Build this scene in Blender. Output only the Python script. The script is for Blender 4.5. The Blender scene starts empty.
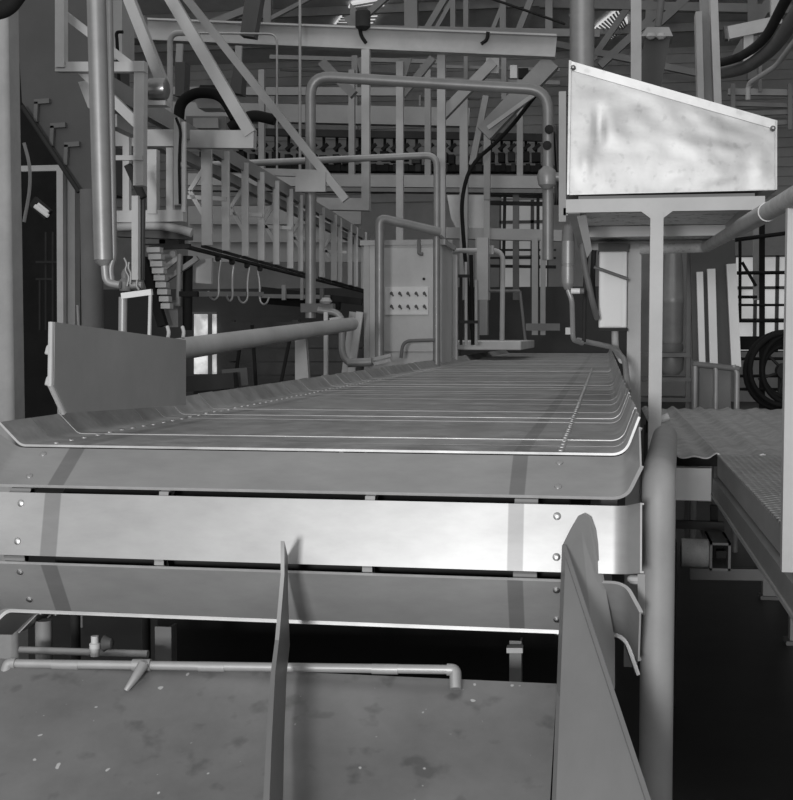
import bpy, bmesh, math, random
from mathutils import Vector as V, Matrix
random.seed(7)
SC = bpy.context.scene
COL = SC.collection
R = math.radians
# ---------------------------------------------------------------- camera
F = 1250.0; CX, CY = 396.5, 400.0
CAMZ = 1.55
PITCH = math.atan(65/F)
YAW = math.atan(208.5/F*math.cos(PITCH))
cd = bpy.data.cameras.new('camera'); cam = bpy.data.objects.new('camera', cd); COL.objects.link(cam)
cd.sensor_fit = 'HORIZONTAL'; cd.sensor_width = 36; cd.lens = 36*F/793
cd.clip_start = .05; cd.clip_end = 200
cam.location = (0, 0, CAMZ); cam.rotation_euler = (math.pi/2-PITCH, 0, YAW)
SC.camera = cam
ROT = cam.rotation_euler.to_matrix()
C0 = V((0, 0, CAMZ))
def ray(px, py): return ROT @ V(((px-CX)/F, -(py-CY)/F, -1.0))
def A(px, py, Y):                       # the point seen at (px,py) that stands at distance Y down the hall
    d = ray(px, py); return C0 + d*(Y/d.y)
def AX(px, py, X):
    d = ray(px, py); return C0 + d*(X/d.x)
def AZ(px, py, Z):
    d = ray(px, py); return C0 + d*((Z-CAMZ)/d.z)
def m(px, Y): return px*Y/F
# ---------------------------------------------------------------- materials
def mat(name, v, rough=.6, metal=0., vary=.15, scale=3., bump=0., bscale=40., spec=.4, spots=0., stretch=(1,1,1)):
    M = bpy.data.materials.new(name); M.use_nodes = True
    nt = M.node_tree; N = nt.nodes; L = nt.links
    b = N['Principled BSDF']
    b.inputs['Roughness'].default_value = rough; b.inputs['Metallic'].default_value = metal
    b.inputs['Specular IOR Level'].default_value = spec
    tc = N.new('ShaderNodeTexCoord'); mp = N.new('ShaderNodeMapping'); mp.inputs['Scale'].default_value = stretch
    L.new(tc.outputs['Object'], mp.inputs['Vector'])
    n = N.new('ShaderNodeTexNoise'); n.inputs['Scale'].default_value = scale; n.inputs['Detail'].default_value = 6; n.inputs['Roughness'].default_value = .65
    L.new(mp.outputs[0], n.inputs['Vector'])
    r = N.new('ShaderNodeValToRGB')
    lo = v*(1-vary); hi = min(1, v*(1+vary))
    r.color_ramp.elements[0].position = .3; r.color_ramp.elements[0].color = (lo, lo, lo, 1)
    r.color_ramp.elements[1].position = .7; r.color_ramp.elements[1].color = (hi, hi, hi, 1)
    L.new(n.outputs[0], r.inputs[0]); out = r.outputs[0]
    if spots:
        n2 = N.new('ShaderNodeTexNoise'); n2.inputs['Scale'].default_value = scale*7; n2.inputs['Detail'].default_value = 3
        L.new(mp.outputs[0], n2.inputs['Vector'])
        r2 = N.new('ShaderNodeValToRGB'); r2.color_ramp.elements[0].position = .58; r2.color_ramp.elements[0].color = (1, 1, 1, 1)
        k = 1-spots; r2.color_ramp.elements[1].position = .7; r2.color_ramp.elements[1].color = (k, k, k, 1)
        L.new(n2.outputs[0], r2.inputs[0])
        mx = N.new('ShaderNodeMix'); mx.data_type = 'RGBA'; mx.blend_type = 'MULTIPLY'; mx.inputs[0].default_value = 1
        L.new(out, mx.inputs[6]); L.new(r2.outputs[0], mx.inputs[7]); out = mx.outputs[2]
    L.new(out, b.inputs['Base Color'])
    if bump:
        nb = N.new('ShaderNodeTexNoise'); nb.inputs['Scale'].default_value = bscale; nb.inputs['Detail'].default_value = 4
        L.new(mp.outputs[0], nb.inputs['Vector'])
        bm_ = N.new('ShaderNodeBump'); bm_.inputs['Strength'].default_value = bump; bm_.inputs['Distance'].default_value = .02
        L.new(nb.outputs[0], bm_.inputs['Height']); L.new(bm_.outputs[0], b.inputs['Normal'])
    return M
def emit(name, v, s, v2=None, scale=1.5):
    M = bpy.data.materials.new(name); M.use_nodes = True
    nt = M.node_tree; b = nt.nodes['Principled BSDF']
    b.inputs['Base Color'].default_value = (v, v, v, 1); b.inputs['Emission Strength'].default_value = s
    b.inputs['Emission Color'].default_value = (v, v, v, 1); b.inputs['Roughness'].default_value = .3
    if v2 is not None:
        tc = nt.nodes.new('ShaderNodeTexCoord'); n = nt.nodes.new('ShaderNodeTexNoise'); n.inputs['Scale'].default_value = scale
        r = nt.nodes.new('ShaderNodeValToRGB'); r.color_ramp.elements[0].position = .38; r.color_ramp.elements[1].position = .62
        r.color_ramp.elements[0].color = (v2, v2, v2, 1); r.color_ramp.elements[1].color = (v, v, v, 1)
        nt.links.new(tc.outputs['Object'], n.inputs['Vector']); nt.links.new(n.outputs[0], r.inputs[0]); nt.links.new(r.outputs[0], b.inputs['Emission Color'])
    return M
LIGHT = mat('light_grey_paint', .43, .55, scale=2)
PALE = mat('pale_paint', .54, .55, scale=2)
WHITE = mat('white_enamel', .72, .4, vary=.06, scale=3)
MID = mat('mid_grey_paint', .28, .55, scale=2)
DARK = mat('dark_grey_paint', .08, .6, scale=2)
DIM = mat('dim_steel', .16, .55, scale=3)
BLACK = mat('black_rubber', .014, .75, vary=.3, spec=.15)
SOOT = mat('sooty_iron', .03, .7, vary=.3, spec=.2)
GALV = mat('galvanised_pipe', .28, .42, metal=.4, vary=.12, scale=8)
PIPE = mat('grey_pipe', .34, .42, metal=.3, vary=.12, scale=8)
ALU = mat('dented_aluminium', .3, .46, metal=.85, vary=.1, scale=5, bump=.12, bscale=6, spots=.15)
STEEL = mat('stainless_sheet', .56, .36, metal=1., vary=.1, scale=4, stretch=(1, 1, .3))
EDGE = mat('bright_worn_edge', .8, .35, metal=.6, vary=.08, scale=10)
HEM = mat('rubbed_sheet_edge', .5, .45, metal=.3, vary=.15, scale=10)
CHUTE = mat('stained_chute_steel', .19, .45, metal=.3, vary=.28, scale=2.2, spots=.3)
def flecks(M):                          # small pale scraps stuck to the steel
    nt = M.node_tree; N = nt.nodes; L = nt.links; b = N['Principled BSDF']
    tc = [n for n in N if n.type == 'TEX_COORD'][0]; src = b.inputs['Base Color'].links[0].from_socket
    n = N.new('ShaderNodeTexNoise'); n.inputs['Scale'].default_value = 38; n.inputs['Detail'].default_value = 1
    L.new(tc.outputs['Object'], n.inputs['Vector'])
    r = N.new('ShaderNodeMapRange'); r.inputs[1].default_value = .745; r.inputs[2].default_value = .77; L.new(n.outputs[0], r.inputs[0])
    mx = N.new('ShaderNodeMix'); mx.data_type = 'RGBA'; L.new(r.outputs[0], mx.inputs[0]); L.new(src, mx.inputs[6]); mx.inputs[7].default_value = (.5, .5, .5, 1)
    L.new(mx.outputs[2], b.inputs['Base Color'])
flecks(CHUTE)
PLATE = mat('chute_side_plate', .2, .45, metal=.3, vary=.12, scale=2.5, stretch=(2, 1, .4))
GUARD = mat('guard_plate', .37, .5, metal=.25, vary=.12, scale=2.5)
TREAD = mat('worn_tread', .44, .5, metal=.4, vary=.25, scale=9, spots=.3)
WOOD = mat('old_timber', .36, .7, vary=.2, scale=4, stretch=(1, .3, 1))
SPECK = mat('speckled_underside', .75, .6, vary=.2, scale=5, spots=.75)
CONC = mat('concrete_column', .3, .85, vary=.12, scale=6, bump=.1, bscale=30)
FLOORM = mat('wet_dark_floor', .022, .45, vary=.4, scale=2)
GLOW = emit('daylight_pane', .85, .42, .5, .9)
GLOWDIM = emit('dim_daylight_pane', .6, .28, .35, .8)
SKYL = emit('skylight_pane', .9, .62)
TUBELAMP = emit('fluorescent_tube', .4, .5)
BACKP = mat('far_grey_paint', .33, .6, scale=1)
# ---------------------------------------------------------------- mesh builder
class G:
    def __init__(s): s.v = []; s.f = []; s.mi = []
    def add(s, vs, fs, mi=0):
        o = len(s.v); s.v += [V(p) for p in vs]
        for f in fs: s.f.append([i+o for i in f]); s.mi.append(mi)
        return s
    def box(s, c, d, rot=None, mi=0):
        c = V(c); hx, hy, hz = d[0]/2, d[1]/2, d[2]/2
        P = [V((x*hx, y*hy, z*hz)) for x in (-1, 1) for y in (-1, 1) for z in (-1, 1)]
        if rot: P = [rot @ p for p in P]
        return s.add([c+p for p in P], [(0, 1, 3, 2), (4, 6, 7, 5), (0, 4, 5, 1), (2, 3, 7, 6), (0, 2, 6, 4), (1, 5, 7, 3)], mi)
    def mm(s, a, b): return s.box([(a[i]+b[i])/2 for i in range(3)], [abs(a[i]-b[i]) for i in range(3)])
    def prof(s, p1, p2, pts, side=None, caps=True):
        p1, p2 = V(p1), V(p2); u = (p2-p1).normalized()
        dep = V((0, 1, 0)) if abs(u.y) < .9 else V((0, 0, 1))
        sd = u.cross(dep).normalized(); dp = sd.cross(u).normalized()
        n = len(pts)
        ring = lambda p: [p+sd*a+dp*b for a, b in pts]
        fs = [(i, (i+1) % n, n+(i+1) % n, n+i) for i in range(n)]
        if caps: fs += [tuple(range(n))[::-1], tuple(range(n, 2*n))]
        return s.add(ring(p1)+ring(p2), fs)
    def bar(s, p1, p2, w, t=None, kind='box'):
        t = t or w; a, b = w/2, t/2
        if kind == 'box': pts = [(-a, -b), (a, -b), (a, b), (-a, b)]
        elif kind == 'I':
            k = min(a*.22, .02); q = k*.5
            pts = [(-a, -b), (-a+k, -b), (-a+k, -q), (a-k, -q), (a-k, -b), (a, -b), (a, b), (a-k, b), (a-k, q), (-a+k, q), (-a+k, b), (-a, b)]
        elif kind == 'H':               # flanges face sideways: web seen from the front
            k = min(b*.25, .015); q = k*.6
            pts = [(-a, -b), (a, -b), (a, -b+k), (q, -b+k), (q, b-k), (a, b-k), (a, b), (-a, b), (-a, b-k), (-q, b-k), (-q, -b+k), (-a, -b+k)]
        elif kind == 'L':
            k = min(a, b)*.3
            pts = [(-a, -b), (a, -b), (a, -b+k), (-a+k, -b+k), (-a+k, b), (-a, b)]
        elif kind == 'C':
            k = min(a, b)*.25
            pts = [(-a, -b), (a, -b), (a, b), (a-k, b), (a-k, -b+k), (-a+k, -b+k), (-a+k, b), (-a, b)]
        return s.prof(p1, p2, pts)
    def tube(s, pts, r, bend=0, n=14, r2=None, cap=True):
        pts = [V(p) for p in pts]
        if bend and len(pts) > 2:
            q = [pts[0]]
            for i in range(1, len(pts)-1):
                a, b, c = pts[i-1], pts[i], pts[i+1]
                d1, d2 = (a-b), (c-b); k = min(bend, d1.length*.48, d2.length*.48)
                e1, e2 = b+d1.normalized()*k, b+d2.normalized()*k
                for j in range(7):
                    t = j/6; q.append(e1*(1-t)**2+b*2*t*(1-t)+e2*t*t)
            q.append(pts[-1]); pts = q
        N = len(pts); rings = []
        u = (pts[1]-pts[0]).normalized()
        nrm = u.cross(V((0, 0, 1)) if abs(u.z) < .9 else V((0, 1, 0))).normalized()
        for i, p in enumerate(pts):
            t = ((pts[min(i+1, N-1)]-p).normalized()+(p-pts[max(i-1, 0)]).normalized()).normalized()
            nrm = (nrm-t*nrm.dot(t)).normalized(); b = t.cross(nrm)
            rr = r if r2 is None else r+(r2-r)*i/(N-1)
            rings.append([p+nrm*math.cos(2*math.pi*k/n)*rr+b*math.sin(2*math.pi*k/n)*rr for k in range(n)])
        vs = [p for rg in rings for p in rg]; fs = []
        for i in range(N-1):
            for k in range(n): fs.append((i*n+k, i*n+(k+1) % n, (i+1)*n+(k+1) % n, (i+1)*n+k))
        if cap: fs += [tuple(range(n))[::-1], tuple(range((N-1)*n, N*n))]
        return s.add(vs, fs)
    def lathe(s, c, prof, axis='z', n=20):      # prof: (radius, height)
        c = V(c); vs = []; fs = []
        for r, h in prof:
            for k in range(n):
                a = 2*math.pi*k/n; x, y = r*math.cos(a), r*math.sin(a)
                vs.append(c+(V((x, y, h)) if axis == 'z' else V((h, x, y)) if axis == 'x' else V((y, h, x))))
        for i in range(len(prof)-1):
            for k in range(n): fs.append((i*n+k, i*n+(k+1) % n, (i+1)*n+(k+1) % n, (i+1)*n+k))
        fs += [tuple(range(n))[::-1], tuple(range((len(prof)-1)*n, len(prof)*n))]
        return s.add(vs, fs)
    def slab(s, pts, t):                        # polygon thickened by the vector t
        pts = [V(p) for p in pts]; t = V(t); n = len(pts)
        return s.add(pts+[p+t for p in pts], [tuple(range(n)), tuple(range(n, 2*n))[::-1]]+[(i, n+i, n+(i+1) % n, (i+1) % n) for i in range(n)])
    def build(s, name, mats, parent=None, org=None, smooth=True, bevel=0):
        if parent is not None: org = V(parent['_o']) if '_o' in parent else V((0, 0, 0))
        elif org is None:
            c = sum(s.v, V())/len(s.v); org = V((c.x, c.y, min(p.z for p in s.v)))
        else: org = V(org)
        me = bpy.data.meshes.new(name); me.from_pydata([p-org for p in s.v], [], s.f)
        for M in (mats if isinstance(mats, (list, tuple)) else [mats]): me.materials.append(M)
        me.polygons.foreach_set('material_index', s.mi)
        b = bmesh.new(); b.from_mesh(me); bmesh.ops.recalc_face_normals(b, faces=b.faces); b.to_mesh(me); b.free()
        if smooth:
            me.polygons.foreach_set('use_smooth', [True]*len(me.polygons)); me.set_sharp_from_angle(angle=R(35))
        o = bpy.data.objects.new(name, me); COL.objects.link(o)
        if parent is not None: o.parent = parent
        else: o.location = org
        if bevel:
            md = o.modifiers.new('bevel', 'BEVEL'); md.width = bevel; md.segments = 2; md.limit_method = 'ANGLE'
        o['_o'] = list(org)
        return o
def tag(o, label, cat, group=None):
    o['label'] = label; o['category'] = cat
    if group: o['group'] = group
    return o
def thing(name, label, cat, loc, group=None):
    o = bpy.data.objects.new(name, None); COL.objects.link(o); o.location = loc; o.empty_display_size = .1; o['_o'] = list(loc)
    return tag(o, label, cat, group)
def struct(g, name, M, smooth=True):
    o = g.build(name, M, org=(0, 0, 0), smooth=smooth); o['kind'] = 'structure'; return o
def solo(g, name, M, label, cat, group=None, bevel=0): return tag(g.build(name, M, bevel=bevel), label, cat, group)
def frame(name, label, cat, M, bars, group=None):
    """a welded frame: rows (part, x1,y1,x2,y2, width in photo px, Y1[, Y2[, kind[, material[, depth m]]]])"""
    first = A(bars[0][1], bars[0][2], bars[0][6])
    t = thing(name, label, cat, first, group)
    for b in bars: member(t, M, *b)
    return t
def member(t, M, part, x1, y1, x2, y2, w, Y1, Y2=None, kind='box', mt=None, dep=None):
    Y2 = Y1 if Y2 is None else Y2
    j = (len(t.children)*7 % 5-2)*.006; Y1 += j; Y2 += j
    p1, p2 = A(x1, y1, Y1), A(x2, y2, Y2); ww = m(w, (Y1+Y2)/2)
    g = G()
    if kind == 'tube': g.tube([p1, p2], ww/2)
    else: g.bar(p1, p2, ww, dep, kind)
    return g.build(part, mt or M, t)
def pipe(name, label, cat, M, pts, w, bend=.08, group=None, r2=None):
    P = [A(*p) for p in pts]; Ym = sum(p[2] for p in pts)/len(pts)
    return solo(G().tube(P, m(w, Ym)/2, bend), name, M, label, cat, group)
# ================================================================ the setting
def wave_mat(name, v, axis, freq, depth, rough=.6, vary=.12, bstr=.6):
    M = mat(name, v, rough, vary=vary, scale=2); nt = M.node_tree; N = nt.nodes; L = nt.links
    tc = [n for n in N if n.type == 'TEX_COORD'][0]
    w = N.new('ShaderNodeTexWave'); w.bands_direction = axis; w.inputs['Scale'].default_value = freq; w.wave_profile = 'SAW'
    L.new(tc.outputs['Object'], w.inputs['Vector'])
    b = N.new('ShaderNodeBump'); b.inputs['Strength'].default_value = bstr; b.inputs['Distance'].default_value = depth
    L.new(w.outputs[0], b.inputs['Height']); L.new(b.outputs[0], N['Principled BSDF'].inputs['Normal'])
    return M
BOARDS = wave_mat('grey_weatherboards', .42, 'Z', .7, .06)
ROOF = wave_mat('roof_sheeting', .65, 'X', 1.2, .04)
LOUV = wave_mat('dark_boarding', .06, 'Z', .5, .05)
struct(G().mm((-15, -1.5, -.1), (8, 31, 0)), 'floor', FLOORM)
# back wall with openings left for three windows
YB = 30.0
def opening(px0, py0, px1, py1, Y):
    a, b = A(px0, py1, Y), A(px1, py0, Y); return a.x, b.x, a.z, b.z
WN = [opening(499, 186, 549, 292, YB), opening(600, 238, 626, 285, YB), opening(733, 255, 800, 352, YB)]
gw = G(); xs = -15.0
for x0, x1, z0, z1 in WN:
    gw.mm((xs, YB, 0), (x0, YB+.2, 9.6)); gw.mm((x0, YB, 0), (x1, YB+.2, z0)); gw.mm((x0, YB, z1), (x1, YB+.2, 9.6)); xs = x1
gw.mm((xs, YB, 0), (8, YB+.2, 9.6))
for k in range(22):
    z = 4.75+k*.22
    if z < 9.5: gw.mm((-15, YB-.05, z), (8, YB, z+.05))
struct(gw, 'wall_back', BOARDS, smooth=False)
for i, (x0, x1, z0, z1) in enumerate(WN):
    w = struct(G().mm((x0, YB+.1, z0), (x1, YB+.14, z1)), 'window_%d' % (i+1), GLOWDIM if i == 0 else GLOW)
    g = G(); n = 3 if i != 1 else 1
    for k in range(n+1):
        x = x0+(x1-x0)*k/n; g.mm((x-.04, YB+.02, z0), (x+.04, YB+.1, z1))
    for k in range(4):
        z = z0+(z1-z0)*k/3; g.mm((x0, YB+.02, z-.035), (x1, YB+.1, z+.035))
    g.build('window_frame', DIM, w)
struct(G().mm((-15.2, 12, 0), (-15, 31, 9.6)), 'wall_left', BOARDS, smooth=False)
struct(G().mm((8, 6, 0), (8.2, 31, 9.6)), 'wall_right', BOARDS, smooth=False)
# roof rising towards the camera, with skylight openings
def zr(Y): return 8.2+.17*(YB-Y)
def onroof(px, py):
    d = ray(px, py); k = (8.2+.17*YB-CAMZ)/(d.z+.17*d.y); return C0+d*k
gr = G()
gr.slab([(-15, 17, zr(17)), (8, 17, zr(17)), (8, YB+.2, zr(YB+.2)), (-15, YB+.2, zr(YB+.2))], (0, 0, .15))
struct(gr, 'ceiling', ROOF, smooth=False)
for i, q in enumerate([[(333, 24), (352, 0), (391, -8), (368, 27)], [(594, 26), (622, 3), (628, 20), (612, 36)]]):
    P = [onroof(*p)-V((0, 0, .03)) for p in q]
    w = struct(G().slab(P, (0, 0, -.04)), 'window_%d' % (i+4), SKYL)
    g = G()
    for k in range(1, 10):
        t = k/10; a = P[0].lerp(P[1], t)-V((0, 0, .06)); b = P[3].lerp(P[2], t)-V((0, 0, .06)); g.bar(a, b, .035, .03)
    g.build('glazing_bar', MID, w)
for i, Y in enumerate((20.5, 23, 25.2, 27, 28.6)):
    struct(G().mm((-15, Y, zr(Y)-.2), (8, Y+.09, zr(Y)-.02)), 'trim_%d' % (i+1), MID)
# ------------------------------------------------ roof trusses and high steelwork
frame('roof_truss', 'pale roof truss with fanned web members above the long overhead beam', 'truss', BACKP, [
    ('chord', -40, -20, 560, -6, 9, 24), ('chord', 200, 26, 600, 34, 7, 24),
    ('vertical_strut', 268, 30, 268, -20, 8, 24), ('vertical_strut', 412, 34, 411, -20, 13, 24), ('vertical_strut', 453, 36, 453, -20, 5, 24),
    ('vertical_strut', 466, 36, 466, -20, 5, 24), ('vertical_strut', 503, 38, 503, -20, 6, 24), ('vertical_strut', 549, 42, 549, -20, 7, 24),
    ('diagonal_strut', 203, 27, 262, 4, 7, 24), ('diagonal_strut', 268, 20, 330, -12, 4, 24), ('diagonal_strut', 348, 32, 400, -15, 6, 24),
    ('diagonal_strut', 424, 34, 450, -10, 6, 24), ('diagonal_strut', 432, 36, 458, -10, 4, 24), ('diagonal_strut', 490, 36, 508, -8, 4, 24),
    ('diagonal_strut', 516, 37, 534, -8, 6, 24)])
frame('roof_truss', 'grey braced roof truss seen through and beside the tall pipe behind the aluminium hopper', 'truss', MID, [
    ('chord', 555, 44, 720, 78, 6, 25), ('chord', 540, 4, 800, 10, 8, 25), ('diagonal_strut', 585, 70, 640, -10, 6, 25), ('diagonal_strut', 570, 14, 596, 60, 4, 25),
    ('diagonal_strut', 600, 66, 660, 10, 7, 25), ('diagonal_strut', 640, 40, 690, -5, 8, 25), ('vertical_strut', 647, 70, 650, -10, 7, 25),
    ('diagonal_strut', 728, 70, 770, 0, 9, 25), ('vertical_strut', 752, 80, 752, -5, 9, 25), ('chord', 724, 34, 770, 26, 12, 25)])
frame('steel_column', 'pale steel H column rising behind the aluminium hopper, beside the hanging lamp', 'column', LIGHT, [('flange', 724, 300, 712, -30, 7, 12, None, 'box', PALE, .2)])
c = [o for o in COL.objects if o.name == 'steel_column'][0]
member(c, LIGHT, 'flange', 705, 300, 698, 14, 6, 12, None, 'box', LIGHT, .2)
member(c, LIGHT, 'web', 715, 300, 706, -30, 14, 12.06, None, 'box', MID, .03)
g = G(); p = A(715, 300, 12); g.bar((p.x, p.y, 0), p, .28, .2, 'H'); g.build('base_shaft', MID, c)
frame('steel_post', 'slim pale post rising behind the left half of the hopper, right of the tall pipe', 'post', LIGHT, [('shaft', 636, 300, 636, -20, 10, 8.5, None, 'C')])
member(COL.objects['steel_post'], LIGHT, 'foot_shaft', 636, 562, 636, 300, 9, 8.5, None, 'C')
pipe('vertical_pipe', 'broad pale vertical pipe rising above the top left corner of the hopper', 'pipe', GALV, [(582, 120, 7.5), (582, -30, 7.5)], 24)
pipe('curved_track', 'dark curved overhead track sweeping up to the top right corner', 'track', SOOT, [(700, 66, 13), (735, 60, 12.2), (764, 42, 11), (796, -20, 9)], 9, .8)
pipe('curved_track', 'grey curved overhead track running beneath the dark curved one at top right', 'track', DIM, [(715, 74, 13), (745, 69, 12.2), (774, 48, 11), (806, 0, 9)], 13, .8)
pipe('conduit', 'thin pale bent conduit below the curved tracks at the right edge', 'pipe', LIGHT, [(748, 100, 11), (748, 84, 11), (776, 66, 10.5), (800, 34, 9.5)], 5, .1)
frame('batten_rack', 'dim slatted rack behind the right end of the hopper, under the curved tracks', 'rack', DIM, [
    ('upright', 733, 130, 733, 84, 4, 16), ('upright', 790, 130, 790, 84, 4, 16), ('rail', 728, 92, 800, 93, 6, 16.1, None, 'box', MID), ('rail', 735, 104, 800, 106, 4, 16.1),
    ('rail', 735, 114, 800, 112, 4, 16.1), ('rail', 760, 124, 800, 122, 4, 16.1), ('hanger', 760, 92, 760, 20, 3, 16), ('hanger', 795, 92, 795, 20, 3, 16)])
frame('cross_beam', 'pale beam crossing the tracks at the top right, beside the H column', 'beam', LIGHT, [
    ('web', 728, 34, 775, 24, 12, 15), ('post', 748, 30, 748, 62, 9, 15), ('stub', 776, 25, 776, -10, 10, 15)])
# hanging lamp
t = thing('pendant_lamp', 'dark box lamp with pale cap hanging above the hopper', 'lamp', A(653, 90, 11))
G().slab([A(645, 34, 11), A(671, 35, 11), A(660, 92, 11), A(638, 92, 11)], (0, .25, 0)).build('lamp_housing', DARK, t)
G().slab([A(647, 27, 10.95), A(669, 27, 10.95), A(673, 36, 10.95), A(641, 36, 10.95)], (0, .3, 0)).build('cap', LIGHT, t)
for x in (651, 661): G().lathe(A(x, 37, 10.95), [(.02, -.02), (.045, 0), (.03, .03)]).build('bulb_socket', PALE, t)
G().tube([A(658, 27, 11.1), A(664, -20, 11.1)], .03).build('suspension_rod', DIM, t)
# big overhead beam with posts hung below
t = frame('gantry_beam', 'long pale I beam across the top with hanging posts beneath', 'beam', LIGHT, [
    ('beam', 120, 29, 556, 47, 22, 14, None, 'I', None, .16),
    ('hanging_post', 366, 50, 366, 208, 8, 13.9), ('hanging_post', 400, 62, 400, 275, 7, 14.1), ('hanging_post', 441.5, 52, 441.5, 250, 8, 14.1),
    ('foot_plate', 318, 204, 370, 205, 12, 13.9)])
for x, s in ((356, 20), (398, 40)): G().slab([A(x, 58, 14.2), A(x+14, 58, 14.2), A(x+6, 82, 14.2)], (0, .03, 0)).build('gusset_plate', MID, t)
member(t, MID, 'knee_brace', 322, 62, 354, 95, 9, 14.3); member(t, MID, 'knee_brace', 433, 58, 402, 96, 7, 14.3)
for q in (((359, 25, 13.9), (361, 36, 13.9), (366, 43, 13.9)), ((488, 32, 13.9), (487, 40, 13.9), (481, 44, 13.9))):
    G().tube([A(*p) for p in q], .02, .05).build('cable_tail', BLACK, t)
t = thing('floodlight', 'small dark winged floodlight on top of the long overhead beam', 'lamp', A(363, 30, 13.9))
G().lathe(A(363, 30, 13.9), [(.04, 0), (.085, .03), (.085, .2), (.04, .24)]).build('lamp_body', SOOT, t)
G().slab([A(355, 32, 14), A(343, 18, 14), A(350, 15, 14), A(350, 2, 14), A(360, 14, 14)], (0, .02, 0)).build('reflector', DIM, t)
# large pipe hoop
pipe('steam_pipe', 'large pale pipe hoop, tall left leg and long crossing run below the overhead beam', 'pipe', GALV,
     [(310.5, 318, 9.8), (310.5, 76, 9.8), (548, 90, 9.8), (548, 260, 9.8)], 11, .16)
pipe('crossing_pipe', 'thin pipe crossing behind the tall pipe hoop and turning down at its right end', 'pipe', PIPE,
     [(180, 166, 12.5), (300, 161, 12.5), (437, 155, 12.5), (437, 245, 12.5)], 7, .12)
# ------------------------------------------------ back layer behind the cabinet
frame('back_beam', 'deep plain beam below the gantry in the far background, above the row of black trolleys', 'beam', BACKP, [('web', 150, 111, 470, 118, 18, 21, None, 'C', None, .2), ('web', 150, 91, 400, 92, 8, 21.2, None, 'box', None, .1)])
t = frame('back_beam', 'long pale beam directly beneath the row of black trolleys', 'beam', BACKP, [('web', 190, 180, 560, 183, 12, 18.5, None, 'C', None, .2), ('lower_flange', 190, 189, 560, 192, 4, 18.5, None, 'box', DIM, .25)])
for x in (262, 352, 428, 520): member(t, MID, 'hanger', x, 176, x, 70, 6, 18.6)
t = frame('scaffold', 'pale two bay frame with plate panels in the far background right of the cabinet', 'frame', BACKP, [
    ('beam', 440, 233, 562, 236, 11, 16.5, None, 'C', None, .15), ('post', 464, 100, 464, 300, 8, 16.4), ('post', 487, 130, 487, 300, 6, 16.4),
    ('post', 535, 238, 535, 335, 6, 16.4), ('post', 543, 238, 543, 335, 5, 16.4), ('post', 482, 238, 482, 335, 12, 16.4)])
G().slab([A(447, 195, 16.5), A(488, 195, 16.5), A(488, 232, 16.5), A(458, 232, 16.5), A(451, 218, 16.5)], (0, .04, 0)).build('panel', PALE, t)
frame('diagonal_brace', 'broad grey brace slanting up to the right end of the gantry beam', 'brace', MID, [('web', 484, 134, 552, 62, 17, 14.6, None, 'box', None, .15), ('edge_angle', 488, 128, 538, 92, 4, 14.4, None, 'box', LIGHT)])
frame('diagonal_brace', 'smaller pale brace slanting up behind the middle hanging posts of the gantry', 'brace', BACKP, [('web', 436, 122, 494, 62, 10, 15, None, 'C', None, .12), ('gusset_plate', 486, 66, 499, 66, 15, 15, None, 'box', LIGHT, .06)])
frame('diagonal_brace', 'thin brace leaning steeply beside the black hanging cable right of the gantry posts', 'brace', MID, [('shaft', 472, 165, 486, 96, 6, 15.6), ('shaft', 488, 124, 487, 200, 6, 15.6)])
pipe('hanging_cable', 'black cable hanging in a curve beside the panel in the far background', 'cable', BLACK, [(538, 92, 14.8), (505, 135, 14.8), (470, 165, 14.8), (461, 200, 14.8), (465, 260, 14.8), (472, 330, 14.8)], 4, .6)
pipe('span_cable', 'thin black cable strung across the roof at the top centre', 'cable', BLACK, [(478, -6, 16), (565, 24, 16)], 2.5)
# trolley conveyor, dark
t = thing('trolley_conveyor', 'row of black trolleys on a dark overhead rail in the far background', 'conveyor', A(400, 175, 19.5))
G().bar(A(200, 131, 19.4), A(556, 138, 19.4), .11, .1).build('rail', SOOT, t)
G().bar(A(200, 168, 19.6), A(556, 170, 19.6), .1, .3).build('lower_rail', BLACK, t)
for k in range(30):
    x = 206+k*11.8+random.uniform(-2, 2); dz = random.uniform(-2, 3); w = random.uniform(.05, .1)
    g = G(); g.bar(A(x, 134, 19.5), A(x, 152, 19.5), .04); g.box(A(x, 158+dz, 19.5), (w*1.6, .2, .14)); g.bar(A(x-3, 150, 19.4), A(x+4, 144, 19.4), .05); g.box(A(x+2, 168, 19.5), (w, .15, .12))
    g.build('trolley', random.choice([BLACK, BLACK, BLACK, SOOT]), t)
frame('dark_rack', 'dark pipe rack with chains in front of the far window', 'rack', SOOT, [
    ('rail', 488, 203, 547, 204, 4, 20), ('rail', 488, 250, 556, 250, 2, 20), ('rail', 488, 266, 556, 267, 3, 20), ('post', 505, 190, 503, 290, 3, 20), ('post', 516, 190, 516, 300, 6, 20, None, 'box', DIM),
    ('post', 538, 195, 538, 300, 3, 20), ('rail', 488, 258, 556, 258, 2, 20), ('rail', 488, 194, 556, 196, 5, 20)])
# low dark boarding across the back
solo(G().mm((A(100, 300, 22).x, 22, 0), (A(640, 300, 22).x, 22.12, A(500, 287, 22).z)), 'partition', LOUV, 'low dark boarded partition across the far end behind the conveyor', 'partition')
frame('handrail', 'dark bent handrail standing before the low partition right of the small step', 'rail', DIM, [
    ('top_rail', 478, 291, 520, 291, 3, 15.2, None, 'tube'), ('post', 520, 291, 526, 345, 3, 15.2, None, 'tube'), ('post', 478, 291, 478, 345, 3, 15.2, None, 'tube'), ('bottom_rail', 526, 327, 560, 327, 7, 15.2, None, 'box', DIM)])

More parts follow.
